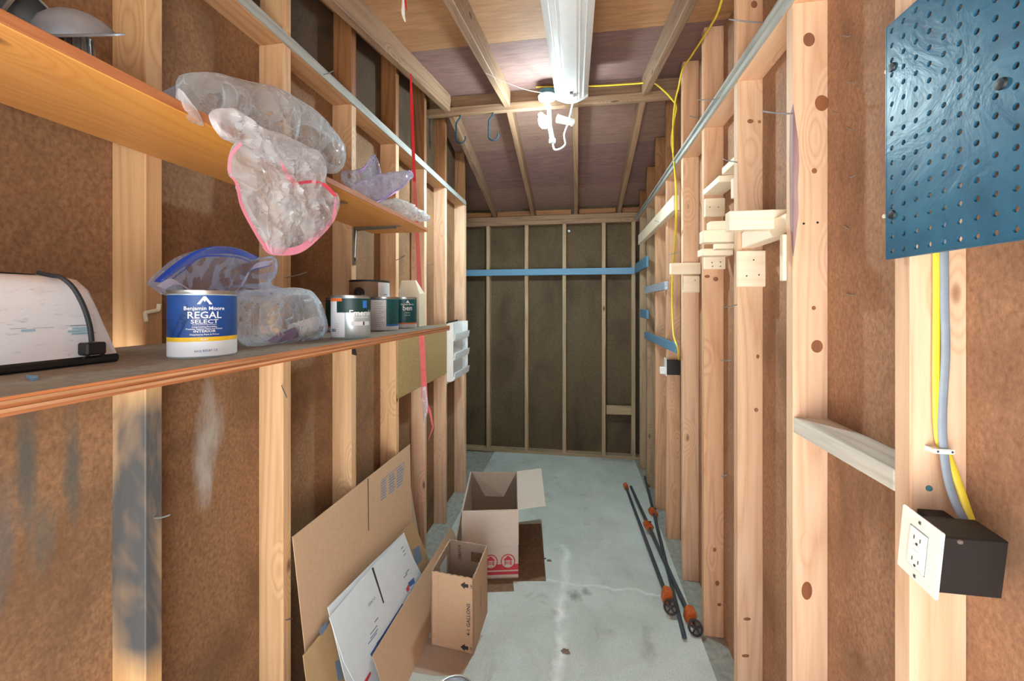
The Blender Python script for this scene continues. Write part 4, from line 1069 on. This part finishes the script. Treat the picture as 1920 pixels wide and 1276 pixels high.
# pale carton with flaps behind it
bb = [pZ(866, 1087, 0), pZ(972, 1083, 0)]
hB = .393
fr = pD(970, 885, 2.856); flb = pD(883, 883.5, 2.856)
bb += [Vector((fr.x, fr.y, 0)), Vector((flb.x, flb.y, 0))]
g1 = thing('moving_carton', (bb[0] + bb[2]) / 2, 'open pale carton with spread flaps and red house print', 'box')
C = open_box(g1, *bb, hB, .006, 'kraft_pale', 'kraft_in')
fx = (C[1] - C[0]).normalized(); fn = Vector((fx.y, -fx.x, 0)); wd = (C[1] - C[0]).length
up = Vector((0, 0, hB))
# flaps: right spread level, front folded down, left hanging, back standing in
ra = pZ(1023, 948, hB); rb = pZ(1015, 878, hB + .0)
obj('flap', MB().prism([C[1] + up, ra, rb, C[2] + up], (0, 0, .004)), 'kraft_pale', g1)
obj('flap', MB().prism([C[0] + up + fn * .003, C[1] + up + fn * .003, C[1] + fn * .016 + Vector((0, 0, hB - .19)), C[0] + fn * .016 + Vector((0, 0, hB - .19))], fn * .004), 'kraft_pale', g1)
lfl = -(C[2] - C[3]).normalized()
obj('flap', MB().prism([C[0] + up, C[3] + up, C[3] + lfl * .03 + Vector((0, 0, hB - .17)), C[0] + lfl * .03 + Vector((0, 0, hB - .17))], lfl * .004), 'kraft_pale', g1)
bn = Vector((fx.y, -fx.x, 0))
obj('flap', MB().prism([C[3] + up + fx * .008 + bn * .008, C[2] + up - fx * .008 + bn * .008, C[2] - fx * .10 + bn * .05 + Vector((0, 0, hB - .15)), C[3] + fx * .10 + bn * .05 + Vector((0, 0, hB - .15))], bn * .004), 'kraft_in', g1)
def on_f(x, z): return C[0] + fx * x + Vector((0, 0, z)) + fn * .0009
for z0, z1 in ((.022, .04), (.048, .082)):
    obj('print', MB().add([on_f(.0, z0), on_f(wd, z0), on_f(wd, z1), on_f(.0, z1)], [(0, 1, 2, 3)]), 'print_red', g1)
for x in (wd - .06, wd - .16):
    zc = .098
    ring = MB()
    A1 = [on_f(x + .042 * math.cos(q), zc + .042 * math.sin(q)) + fn * .0006 for q in (2 * math.pi * k / 24 for k in range(25))]
    B1 = [on_f(x + .036 * math.cos(q), zc + .036 * math.sin(q)) + fn * .0006 for q in (2 * math.pi * k / 24 for k in range(25))]
    obj('print', MB().add([on_f(x + .040 * math.cos(q), zc + .040 * math.sin(q)) + fn * .0003 for q in (2 * math.pi * k / 24 for k in range(24))], [tuple(range(24))]), 'kraft_pale', g1)
    obj('emblem', ring.strip(A1, B1), 'print_red', g1)
    hs = MB().add([on_f(x - .028, zc + .008) + fn * .0008, on_f(x, zc + .034) + fn * .0008, on_f(x + .028, zc + .008) + fn * .0008, on_f(x + .02, zc + .008) + fn * .0008, on_f(x + .02, zc - .022) + fn * .0008, on_f(x + .014, zc - .022) + fn * .0008, on_f(x + .014, zc + .006) + fn * .0008, on_f(x - .014, zc + .006) + fn * .0008, on_f(x - .014, zc - .022) + fn * .0008, on_f(x - .02, zc - .022) + fn * .0008, on_f(x - .02, zc + .008) + fn * .0008], [tuple(range(11))])
    obj('emblem', hs, 'print_red', g1)
    for k in range(6):
        xx, zz = x - .009 + .009 * (k % 3), zc - .016 + .009 * (k // 3)
        obj('emblem', MB().add([on_f(xx - .003, zz) + fn * .0008, on_f(xx + .003, zz) + fn * .0008, on_f(xx + .003, zz + .006) + fn * .0008, on_f(xx - .003, zz + .006) + fn * .0008], [(0, 1, 2, 3)]), 'print_red', g1)
# brown sheets flat on the slab
obj('floor_cardboard', MB().prism([pZ(u, v, .0006) for u, v in ((905, 985), (1015, 981), (1024, 1089), (962, 1089), (964, 1108), (905, 1110))], (0, 0, .0003)), 'kraft_dark', label='dark brown cardboard sheet flat on the slab beneath the pale carton', cat='cardboard')
obj('floor_paper', MB().prism([pZ(u, v, .0006) for u, v in ((800, 1195), (905, 1190), (866, 1268), (812, 1266), (772, 1259))], (0, 0, .0003)), 'kraft_in', label='brown kraft sheet flat on the slab beneath the gallon carton', cat='cardboard')
# can on the floor at the lower edge of the view
cf = pD(852, HOR, 1.447); cf.z = .0005
t = thing('paint_can', cf, 'closed silver paint can standing on the slab by the kraft sheet', 'paint can')
r, h = .0735, .178
obj('body', MB().lathe([(r * .97, 0), (r, .003), (r, h - .004)], 40, cf), 'label_silver', t, smooth=35)
obj('rim', MB().lathe([(r, h - .006), (r * 1.015, h - .002), (r, h + .002), (r * .93, h + .001), (r * .92, h - .006)], 40, cf), 'steel', t, smooth=35)
obj('lid', MB().lathe([(r * .93, h - .005), (r * .9, h), (r * .84, h), (r * .82, h - .005), (.001, h - .004)], 40, cf), 'dull_steel', t, smooth=35)

# debris on the slab
for i, (u, v, s, lab, m) in enumerate(((1060, 1221, .028, 'dried brown leaf on the slab along the white seam', 'leaf_brown'), (1030, 1051, .018, 'small rusty flake on the slab beside the brown sheet', 'leaf_brown'), (1022, 1047, .01, 'small soil crumb on the slab beside the brown sheet', 'soil'))):
    c_ = pZ(u, v, .0015); pts = []
    for k in range(14):
        q = 2 * math.pi * k / 14; rr = s * (.55 + .45 * random.random())
        pts.append(c_ + Vector((rr * math.cos(q), rr * .7 * math.sin(q), 0)))
    obj('dry_leaf' if s > .015 else 'soil_crumb', MB().prism(pts, (0, 0, .004)), m, bevel=.001, label=lab, cat='debris')

# ================================================================= RIGHT WALL FITTINGS
# ---- blue pegboard
XP = .583
pbl, pbt = pX(1662, 485, XP), pX(1660, 55, XP)
SP = .0271; NR_ = 16; NC_ = 17
y1 = pbl.y; z0 = pbl.z
pegt = thing('pegboard', (XP, y1 - SP * NC_ / 2, z0), 'blue perforated pegboard panel mounted over the bare stud', 'pegboard')
mb = MB(); R_H = .0049; TH_P = .004
def pg(y, z, x): return (x, y, z)
zs = (pbt.z - z0) / NR_
nx = 8
for r in range(NR_):
    for c_ in range(NC_):
        ya, yb_ = y1 - SP * c_, y1 - SP * (c_ + 1); za, zb2 = z0 + zs * r, z0 + zs * (r + 1)
        cy, cz = (ya + yb_) / 2, (za + zb2) / 2
        hole = [(cy + R_H * math.cos(q), cz + R_H * math.sin(q)) for q in (math.pi / 4 * k + math.pi / 8 * 0 for k in range(8))]
        sq = []
        for k in range(8):
            q = math.pi / 4 * k; dx, dzz = math.cos(q), math.sin(q); s_ = 1 / max(abs(dx), abs(dzz))
            sq.append((cy + dx * s_ * SP / 2, cz + dzz * s_ * zs / 2))
        base = [pg(y, z, XP) for y, z in sq] + [pg(y, z, XP) for y, z in hole] + [pg(y, z, XP + TH_P) for y, z in sq] + [pg(y, z, XP + TH_P) for y, z in hole]
        fs = []
        for k in range(8):
            n_ = (k + 1) % 8
            fs += [(k, n_, 8 + n_, 8 + k), (16 + k, 24 + k, 24 + n_, 16 + n_), (8 + k, 8 + n_, 24 + n_, 24 + k)]
        mb.add(base, fs)
yE, zE = y1 - SP * NC_, z0 + zs * NR_
me_frame = MB().box((XP - .0004, y1 - .0005, z0), (XP + TH_P + .004, y1 + .0015, zE)).box((XP - .0004, yE, z0 - .0015), (XP + TH_P + .004, y1 + .0015, z0)).box((XP - .0004, yE, zE), (XP + TH_P + .004, y1 + .0015, zE + .0015))
obj('perforated_sheet', mb, 'peg_blue', pegt)
obj('folded_rim', me_frame, 'peg_blue', pegt)
for u, v in ((1673, 126), (1673, 402), (1878, 157)):
    p = pX(u, v, XP)
    obj('plug_button', MB().lathe([(.0085, 0), (.0075, .003), (.001, .004)], 16, p, Matrix.Rotation(-math.pi / 2, 3, 'Y')), 'black_plastic', pegt, smooth=35)
for u, v in ((1665, 134), (1661, 405)):
    p = pX(u, v, XP + .008); obj('spacer', MB().tube([(XP + .004, p.y, p.z), (XR + .012, p.y, p.z)], .004, 10), 'carton', pegt)

# ---- receptacle on its box
ct_ = thing('outlet_box', (.60, .79, H - .46), 'white duplex outlet plate on a black box tilted on the stud', 'outlet')
RT = Matrix.Rotation(math.radians(6.5), 3, 'X'); oc = Vector((.557, .767, H - .405))
def ol(x, y, z): return oc + RT @ Vector((x, y, z))
def obx(m, x0, x1, y0, y1_, z0_, z1_):
    P = [ol(x, y, z) for x in (x0, x1) for y in (y0, y1_) for z in (z0_, z1_)]
    return m.add(P, [(0, 1, 3, 2), (4, 6, 7, 5), (0, 4, 5, 1), (2, 3, 7, 6), (0, 2, 6, 4), (1, 5, 7, 3)])
obj('box', obx(MB(), .005, .095, -.033, .022, -.048, .048), 'black_plastic', ct_, bevel=.002)
obj('mounting_tab', obx(MB(), .05, .09, .022, .073, -.03, .03), 'black_plastic', ct_)
obj('cover_plate', obx(MB(), 0, .006, -.0395, .0395, -.057, .057), 'ivory_plastic', ct_, bevel=.0022)
fa = obj('receptacle', obx(MB(), -.0025, .002, -.0165, .0165, -.0335, .0335), 'white_plastic', ct_, bevel=.001)
obj('gap', obx(MB(), -.0006, .001, -.0178, .0178, -.0348, .0348), 'print_slate', ct_)
for s in (-1, 1):
    for y in (-.006, .006):
        obj('slot', obx(MB(), -.0029, -.002, y - .0007, y + .0007, s * .019 - .003, s * .019 + .0035), 'print_black', fa)
    q = ol(-.0029, 0, s * .019 - .009)
    obj('ground_hole', MB().lathe([(.0022, 0), (.0022, .0006)], 10, q, RT @ Matrix.Rotation(math.pi / 2, 3, 'Y')), 'print_black', fa)
    obj('plate_screw', MB().lathe([(.0032, 0), (.0028, -.0012), (.0005, -.0014)], 12, ol(0, 0, s * .0475), RT @ Matrix.Rotation(math.pi / 2, 3, 'Y')), 'steel', ct_)
for z in (-.0045, .0045):
    obj('test_button', obx(MB(), -.0038, -.002, -.006, .006, z - .003, z + .003), 'white_plastic', fa, bevel=.0006)
obj('box_screw', MB().lathe([(.004, 0), (.003, .002), (.0005, .0025)], 12, ol(.03, -.033, .042), RT @ Matrix.Rotation(math.pi / 2, 3, 'X')), 'steel', ct_)
ys0 = RS[2] - .006
def c_on(u, v, y=None): return pY(u, v, y if y is not None else ys0)
obj('yellow_cable', MB().tube([c_on(1756, 395), c_on(1756, 560), c_on(1755, 720), c_on(1759, 820), c_on(1776, 850), c_on(1795, 900, ys0 - .012), c_on(1812, 950, ys0 - .02), c_on(1824, 984, ys0 - .03)], .0062, 10, smooth=6, flat=(0, 1, 0)), 'cable_yellow', smooth=True, label='yellow flat cable stapled down the stud into the outlet box', cat='cable')
obj('grey_cable', MB().tube([c_on(1770, 395, ys0 - .003), c_on(1771, 560, ys0 - .003), c_on(1773, 660, ys0 - .003), c_on(1767, 780, ys0 - .003), c_on(1770, 846, ys0 - .007), c_on(1778, 900, ys0 - .014), c_on(1793, 945, ys0 - .022), c_on(1812, 982, ys0 - .032)], .0072, 10, smooth=6, flat=(0, 1, 0)), 'cable_grey', smooth=True, label='grey flat cable stapled beside the yellow one on the stud', cat='cable')
sp_ = c_on(1770, 846, ys0 - .012)
st = thing('cable_staple', sp_, 'white plastic staple pinning grey and yellow cables to the stud', 'staple')
obj('bridge', MB().obox(sp_, (.0155, 0, .0), (0, .0025, 0), (0, 0, .0045)), 'white_plastic', st, bevel=.002)
for s in (-1, 1):
    obj('leg', MB().box((sp_.x + s * .0135 - .003, sp_.y, sp_.z - .004), (sp_.x + s * .0135 + .003, RS[2] - .0002, sp_.z + .004)), 'white_plastic', st)
    obj('nail_head', MB().lathe([(.0022, 0), (.0005, .001)], 8, (sp_.x + s * .011, sp_.y - .0025, sp_.z), Matrix.Rotation(math.pi / 2, 3, 'X')), 'dark_steel', st)
obj('screw_head', MB().lathe([(.0055, 0), (.005, .0015), (.001, .002)], 14, pY(1742, 915, RS[2] - .0002), Matrix.Rotation(math.pi / 2, 3, 'X')), 'box_teal', R_STUD[2].parent)

# ---- weathered block between two studs
zb3 = pX(1491, 790, XR).z
lumber('blocking', (XR + .0445, RS[2] + .0385, zb3 - .012), (XR + .0445, RS[3] - .0005, zb3 - .012), .089, .042, 'block_grey', wall_right, side=(1, 0, 0))

# ---- lumber arms and gussets of the rack
def zat(u, v, Y): return pY(u, v, Y).z
def offcut(u_end, vt, vb, yn, th, label, x1=SXR - .002):
    x0 = pY(u_end, vt, yn).x; za, zb4 = zat(u_end, vt, yn), zat(u_end, vb, yn); zc = (za + zb4) / 2
    return lumber('lumber_offcut', (x0, yn + th / 2, zc), (x1, yn + th / 2, zc), za - zb4, th, 'new_wood', side=(0, 0, 1), label=label, cat='lumber', group='pale offcuts laid across the right studs')
def gusset(u0, u1, v0, v1, yface, label, holes):
    a_, b_ = pY(u0, v0, yface), pY(u1, v1, yface)
    t_ = thing('wood_block', (a_.x, yface, b_.z), label, 'wood block', 'pale gusset blocks on the right studs')
    lumber('block', (a_.x, yface + .009, (a_.z + b_.z) / 2), (b_.x, yface + .009, (a_.z + b_.z) / 2), a_.z - b_.z, .018, 'new_wood', t_, side=(0, 0, 1))
    for u, v in holes:
        obj('screw_hole', MB().lathe([(.0028, 0), (.0028, .0008)], 10, pY(u, v, yface - .0001), Matrix.Rotation(math.pi / 2, 3, 'X')), 'print_black', t_)
offcut(1368, 395, 431, 1.385, .04, 'thick pale offcut above the large square gusset')
offcut(1319, 431, 454, 1.76, .06, 'wide pale offcut behind the thickest one')
offcut(1332, 414, 430, 1.745, .05, 'narrow pale offcut stacked on the wide one')
offcut(1316, 466, 479, 1.93, .07, 'thin pale lath above the small four-screw gusset')
offcut(1344, 455, 466, 1.85, .05, 'short pale lath under the wide offcut')
offcut(1258, 493, 514, RS[6] - .042, .04, 'pale offcut with curved end grain above the plain gusset')
gusset(1384, 1440, 470, 537, RS[4] - .0185, 'large square pale gusset with three screws', ((1413, 487), (1400, 517), (1423, 515)))
gusset(1321, 1362, 479, 504, RS[5] - .0185, 'small pale gusset with four screws', ((1335, 492), (1351, 491), (1351, 499), (1336, 499)))
gusset(1281, 1312, 517, 548, RS[6] - .0185, 'plain pale gusset below the curved-grain offcut', ((1303, 525),))
# sloping cleat pieces along the wall
def rail(y0, y1_, u, v0, v1, x0, x1_, label, mat='new_wood', cat='wood bracket', group=None, dzz=0.0):
    za, zb4 = pX(u, v0, x0).z, pX(u, v1, x0).z; zc = (za + zb4) / 2
    return lumber('wall_rail' if group is None else 'painted_batten', ((x0 + x1_) / 2, y0, zc), ((x0 + x1_) / 2, y1_, zc + dzz), x1_ - x0, abs(za - zb4), mat, side=(1, 0, 0), label=label, cat=cat, group=group)
rail(pX(1262, 370, .562).y, 3.9, 1262, 366, 394, .562, XR - .001, 'long pale rail nailed along the far right studs', cat='wood rail')
rail(RS[4] + .001, RS[3] + .062, 1388, 437, 466, XR + .012, XR + .06, 'grey-white rail running from the large gusset to the next stud', cat='wood rail')
obj('support_cleat', MB().box((XR - .008, RS[3] + .0385, pY(1466, 526, RS[3] + .05).z), (XR + .04, RS[3] + .06, pY(1466, 440, RS[3] + .05).z)), 'new_wood', bevel=.002, label='narrow upright pale cleat behind the knotty stud', cat='wood cleat')
cl = thing('wood_bracket', (XR, RS[5], zat(1316, 405, RS[5])), 'pale cleat with two-screw block high on the right wall', 'wood bracket')
yn = RS[5] - .02
a_, b_ = pY(1317, 372, yn), pY(1360, 405, yn)
lumber('block', (max(XR, a_.x), yn + .0095, (a_.z + b_.z) / 2), (b_.x, yn + .0095, (a_.z + b_.z) / 2), a_.z - b_.z, .019, 'new_wood', cl, side=(0, 0, 1))
for u in (1331, 1347): obj('screw_hole', MB().lathe([(.0025, 0), (.0025, .0006)], 10, pY(u, 388, yn - .0002), Matrix.Rotation(math.pi / 2, 3, 'X')), 'print_black', cl)
zc = pX(1316, 365, XR).z
lumber('shelf_piece', (XR + .04, RS[5] + .0, zc - .0), (XR + .04, RS[5] - .22, zc - .0), .09, .028, 'new_wood', cl, side=(1, 0, 0))
zc2 = pX(1352, 325, XR).z
cz2 = lumber('wall_rail', (XR + .03, RS[5] - .225, zc2 + .01), (XR + .03, RS[4] + .039, zc2 + .01), .05, .03, 'new_wood', side=(1, 0, 0), label='short pale rail between the upper cleat and the next stud', cat='wood rail')
obj('support_cleat', MB().box((XR - .004, RS[4] + .039, pY(1369, 372, RS[4] + .05).z), (XR + .02, RS[4] + .057, pY(1369, 335, RS[4] + .05).z)), 'new_wood', bevel=.002, label='short upright pale cleat beside the short upper rail', cat='wood cleat')

# ---- blue painted battens
GB = 'blue painted battens at the far end'
za, zb4 = pY(1060, 503, YB - .019).z, pY(1060, 515, YB - .019).z
lumber('painted_batten', (pY(838, 510, YB).x, YB - .0105, (za + zb4) / 2), (XR - .022, YB - .0105, (za + zb4) / 2), za - zb4, .019, 'blue_painted', side=(0, 0, 1), label='long blue painted batten across the back wall studs', cat='batten', group=GB)
rail(YB - .022, pX(1212, 490, .58).y, 1201, 487, 506, .58, XR - .001, 'short blue batten turning the corner beside the back wall', 'blue_painted', 'batten', GB)
rail(pX(1208, 632, .58).y, pX(1266, 650, .58).y, 1262, 642, 660, .58, XR - .001, 'blue batten on the right studs above the black switch box', 'blue_painted', 'batten', GB)
fb = rail(pX(1208, 540, .575).y, pX(1246, 535, .575).y, 1236, 530, 545, .575, XR - .001, 'blue batten wrapped in crinkled foil on the right studs', 'foil', 'batten', GB)
rail(pX(1191, 588, .578).y - .3, pX(1212, 588, .578).y, 1206, 580, 596, .578, XR - .001, 'small dark blue block on the far right stud', 'blue_painted', 'batten', GB)

# ---- far switch box
sb = thing('switch_box', (XR, RS[7] - .05, H - .42), 'black switch box with white toggle on a far right stud', 'switch')
a_, b_ = pY(1250, 675, RS[7] - .05), pY(1275, 703, RS[7] - .05)
obj('box', MB().box((a_.x, RS[7] - .05, b_.z), (b_.x, RS[7] - .0005, a_.z)), 'black_plastic', sb, bevel=.002)
obj('cover_plate', MB().box((a_.x - .006, RS[7] - .056, b_.z - .008), (a_.x - .0005, RS[7] + .008, a_.z + .012)), 'white_plastic', sb, bevel=.001)
obj('toggle', MB().box((a_.x - .04, RS[7] - .04, b_.z + .002), (a_.x - .006, RS[7] - .015, b_.z + .05)), 'white_plastic', sb, bevel=.004)

# ---- yellow cables up to the roof
k0 = YR - .06
obj('yellow_cable', MB().tube([pY(1005, 163, k0), pY(1060, 162, k0), pY(1120, 161, k0), pY(1190, 157, k0), pY(1222, 155, k0 - .06), pY(1240, 166, k0 - .05), pY(1258, 184, k0 - .05), pY(1268, 200, k0 - .05), pX(1264, 225, XR - .01), pX(1259, 262, XR - .01), pX(1262, 288, XR - .015), pX(1267, 345, XR + .0 - .03), pX(1268, 400, .553), pX(1264, 470, XR - .01), pX(1260, 540, XR - .01), pX(1262, 620, XR - .03), pX(1270, 650, .57), pX(1273, 673, XR + .01)], .0052, 8, smooth=6), 'cable_yellow', smooth=True, label='yellow cable from the lampholder down the far right wall', cat='cable')
obj('yellow_cable', MB().tube([pX(1356, -10, XR - .02), pX(1343, 30, XR - .015), pX(1320, 68, XR - .012), pX(1296, 105, XR - .012), pX(1280, 130, XR - .015), pX(1272, 165, XR - .02), pX(1266, 190, XR - .02), pX(1262, 230, XR - .022), pX(1262, 288, XR - .026)], .005, 8, smooth=6), 'cable_yellow', smooth=True, label='yellow cable swooping down from the near roof to the ridge', cat='cable')

# ---- nails, knots, bark
def nail(wall, p, q, r=.0016):
    o = obj('nail', MB().tube([p, (Vector(p) + Vector(q)) / 2 + Vector((0, 0, -.002)), q], r, 6, smooth=3), 'dull_steel', wall)
    return o
for a_, b_ in ((((1480, 213), (1428, 208))), ((1428, 42), (1366, 36)), ((1350, 185), (1308, 187)), ((1310, 220), (1293, 217)), ((1377, 303), (1356, 298)), ((1382, 571), (1356, 576)), ((1372, 675), (1350, 675)), ((1276, 471), (1254, 477)), ((1246, 420), (1228, 413)), ((1362, 890), (1352, 892))):
    p = pX(*a_, XR - .0005); n_ = pX(*b_, XR - .05); q = p + (n_ - p) * 1.0
    q = pD(b_[0], b_[1], (p - EYE).dot(Vector((-ST, CT, 0))) - .004)
    nail(wall_right, p, q, .0021)
for a_, b_ in (((605, 140), (625, 133)), ((290, 970), (318, 965)), ((535, 520), (575, 510)), ((742, 488), (760, 478)), ((800, 497), (815, 493)), ((548, 1158), (535, 1162)), ((528, 722), (538, 745))):
    p = pX(*a_, XL + .001); q = pD(b_[0], b_[1], (p - EYE).dot(Vector((-ST, CT, 0))) - .03)
    nail(wall_left, p, q, .0018)
for u, v, du, dv in ((1588, 67, 8, 0), (1594, 153, 8, 1), (1596, 241, 7, 2), (1598, 330, 5, -2), (1588, 426, 5, 3), (1594, 551, 9, 2), (1566, 210, 4, 1), (1838, 1060, 5, 2)):
    nail(wall_right, pX(u - du, v - dv, SXR - .004), pX(u + du, v + dv, SXR - .004), .0012)
def knot(parent, u, v, ru, rv, Y):
    c_ = pY(u, v, Y); a1 = pY(u + ru, v, Y) - c_; a2 = pY(u, v - rv, Y) - c_
    ring = [c_ + a1 * math.cos(q) + a2 * math.sin(q) for q in (2 * math.pi * k / 16 for k in range(16))]
    # parent has a rotated frame: build in the wall's frame instead
    obj('knot', MB().prism(ring, (0, .0006, 0)), 'knot_wood', parent)
wood('knot_wood', (150, 100, 72), (104, 66, 48), knots=False, contrast=.8)
yk = RS[3] - .0006
for u, v, ru, rv in ((1517, 74, 11, 13), (1541, 193, 13, 15), (1526, 577, 4, 4), (1532, 649, 11, 12), (1513, 1107, 10, 17), (1527, 320, 5, 5)):
    knot(wall_right, u, v, ru, rv, yk)
yk = RS[4] - .0006
for u, v, ru, rv in ((1407, 227, 6, 4), (1424, 228, 3, 3), (1421, 668, 3, 4), (1418, 768, 4, 4), (1401, 1160, 7, 3), (1398, 1229, 7, 3), (1414, 8, 6, 7)):
    knot(wall_right, u, v, ru, rv, yk)
for u, v, ru, rv in ((1342, 523, 5, 4), (1326, 518, 5, 3), (1340, 1030, 3, 4), (1345, 1093, 4, 5), (1349, 1133, 4, 3)):
    knot(wall_right, u, v, ru, rv, RS[5] - .0006)
bw = [pY(u, v, RS[3] - .0008) for u, v in ((1487.5, 195), (1492, 230), (1497, 262), (1499, 300), (1496, 350), (1498, 400), (1494, 430), (1490, 465), (1487.5, 480))]
obj('bark_edge', MB().prism(bw, (0, .001, 0)), 'bark', wall_right)
bw = [pX(u, v, XR - .0008) for u, v in ((1487, 195), (1481, 215), (1480, 300), (1481, 420), (1485, 465), (1487, 480))]
obj('bark_edge', MB().prism(bw, (.001, 0, 0)), 'bark', wall_right)
for u, v in ((1507, 419), (1533, 417)):
    obj('screw_hole', MB().lathe([(.0032, 0), (.003, .0008), (.0005, .001)], 10, pY(u, v, RS[3] - .0002), Matrix.Rotation(math.pi / 2, 3, 'X')), 'dark_steel', wall_right)

# ================================================================= PIPE CLAMPS ON THE SLAB
def clamp(uv0, uv1, z0_, z1_, label, far_head=True, wheel=True, slide=None):
    p0, p1 = pZ(*uv0, z0_), pZ(*uv1, z1_)            # far end, near end
    ax = (p1 - p0).normalized(); sd = ax.cross(Vector((0, 0, 1))).normalized(); upv = sd.cross(ax)
    t_ = thing('pipe_clamp', Vector(((p0.x + p1.x) / 2, (p0.y + p1.y) / 2, 0)), label, 'clamp', 'pipe clamps along the right studs')
    obj('pipe', MB().tube([p0, p1], .0108, 12), 'iron_pipe', t_, smooth=40)
    def jaw(nm, c_, sc_=1.0, tilt=0.0):
        sc_ *= 1.3
        u2 = (upv * math.cos(tilt) + sd * math.sin(tilt)); s2 = (sd * math.cos(tilt) - upv * math.sin(tilt))
        m_ = MB()
        prof = [(-.016, -.018), (.016, -.018), (.018, .012), (.012, .03), (-.012, .03), (-.018, .012)]
        j = obj(nm, m_.prism([c_ - ax * .016 * sc_ + s2 * (a * sc_) + u2 * (b * sc_) for a, b in prof], ax * (.032 * sc_)), 'clamp_orange', t_, bevel=.003)
        obj('socket', MB().tube([c_ - ax * .024 * sc_, c_ + ax * .022 * sc_], .0135 * sc_, 14), 'clamp_orange', j, smooth=40)
        return j
    if far_head: jaw('tail_jaw', p0 + ax * .03, .85, .3)
    if slide is not None:
        c_ = p0.lerp(p1, slide); j = jaw('sliding_jaw', c_, 1.0, .9)
        obj('clutch_plate', MB().obox(c_ - ax * .03 + upv * .004, sd * .022, upv * .016, ax * .003), 'cast_dark', j, bevel=.001)
    if wheel:
        c_ = p1 - ax * .02; j = jaw('head_jaw', c_, 1.05, -.2)
        s0_ = c_ + ax * .02 - upv * .0 + sd * -.004; hubc = c_ + ax * .075 + Vector((0, 0, -.004)); hubc.z = max(hubc.z, .031)
        obj('screw_spindle', MB().tube([s0_, hubc], .006, 10), 'cast_dark', t_, smooth=40)
        # spoked hand wheel, lying tipped towards the doorway
        wn = (ax + Vector((0, 0, .9))).normalized(); wa = wn.cross(Vector((1, 0, 0))).normalized(); wb2 = wn.cross(wa)
        rim = MB().tube([hubc + (wa * math.cos(q) + wb2 * math.sin(q)) * .03 for q in (2 * math.pi * k / 24 for k in range(25))], .0052, 8)
        wh = obj('hand_wheel', rim, 'cast_dark', t_, smooth=True)
        for k in range(5):
            q = 2 * math.pi * k / 5
            obj('spoke', MB().tube([hubc, hubc + (wa * math.cos(q) + wb2 * math.sin(q)) * .029], .0042, 6), 'cast_dark', wh)
        obj('hub', MB().lathe([(.009, -.006), (.009, .006), (.004, .009)], 12, hubc, wn.to_track_quat('Z', 'Y').to_matrix()), 'cast_dark', wh, smooth=35)
    return t_
clamp((1173, 910), (1252, 1122), .022, .046, 'pipe clamp with spoked wheel and an orange jaw on its far tip', slide=None)
clamp((1183, 912), (1296, 1160), .062, .03, 'pipe clamp with spoked wheel end lying close to the right studs', far_head=False, slide=.42)
clamp((1209, 893), (1283, 1194), .018, .018, 'bare-ended pipe clamp with orange jaws crossing beneath the others', far_head=False, wheel=False, slide=.36)
tj = None
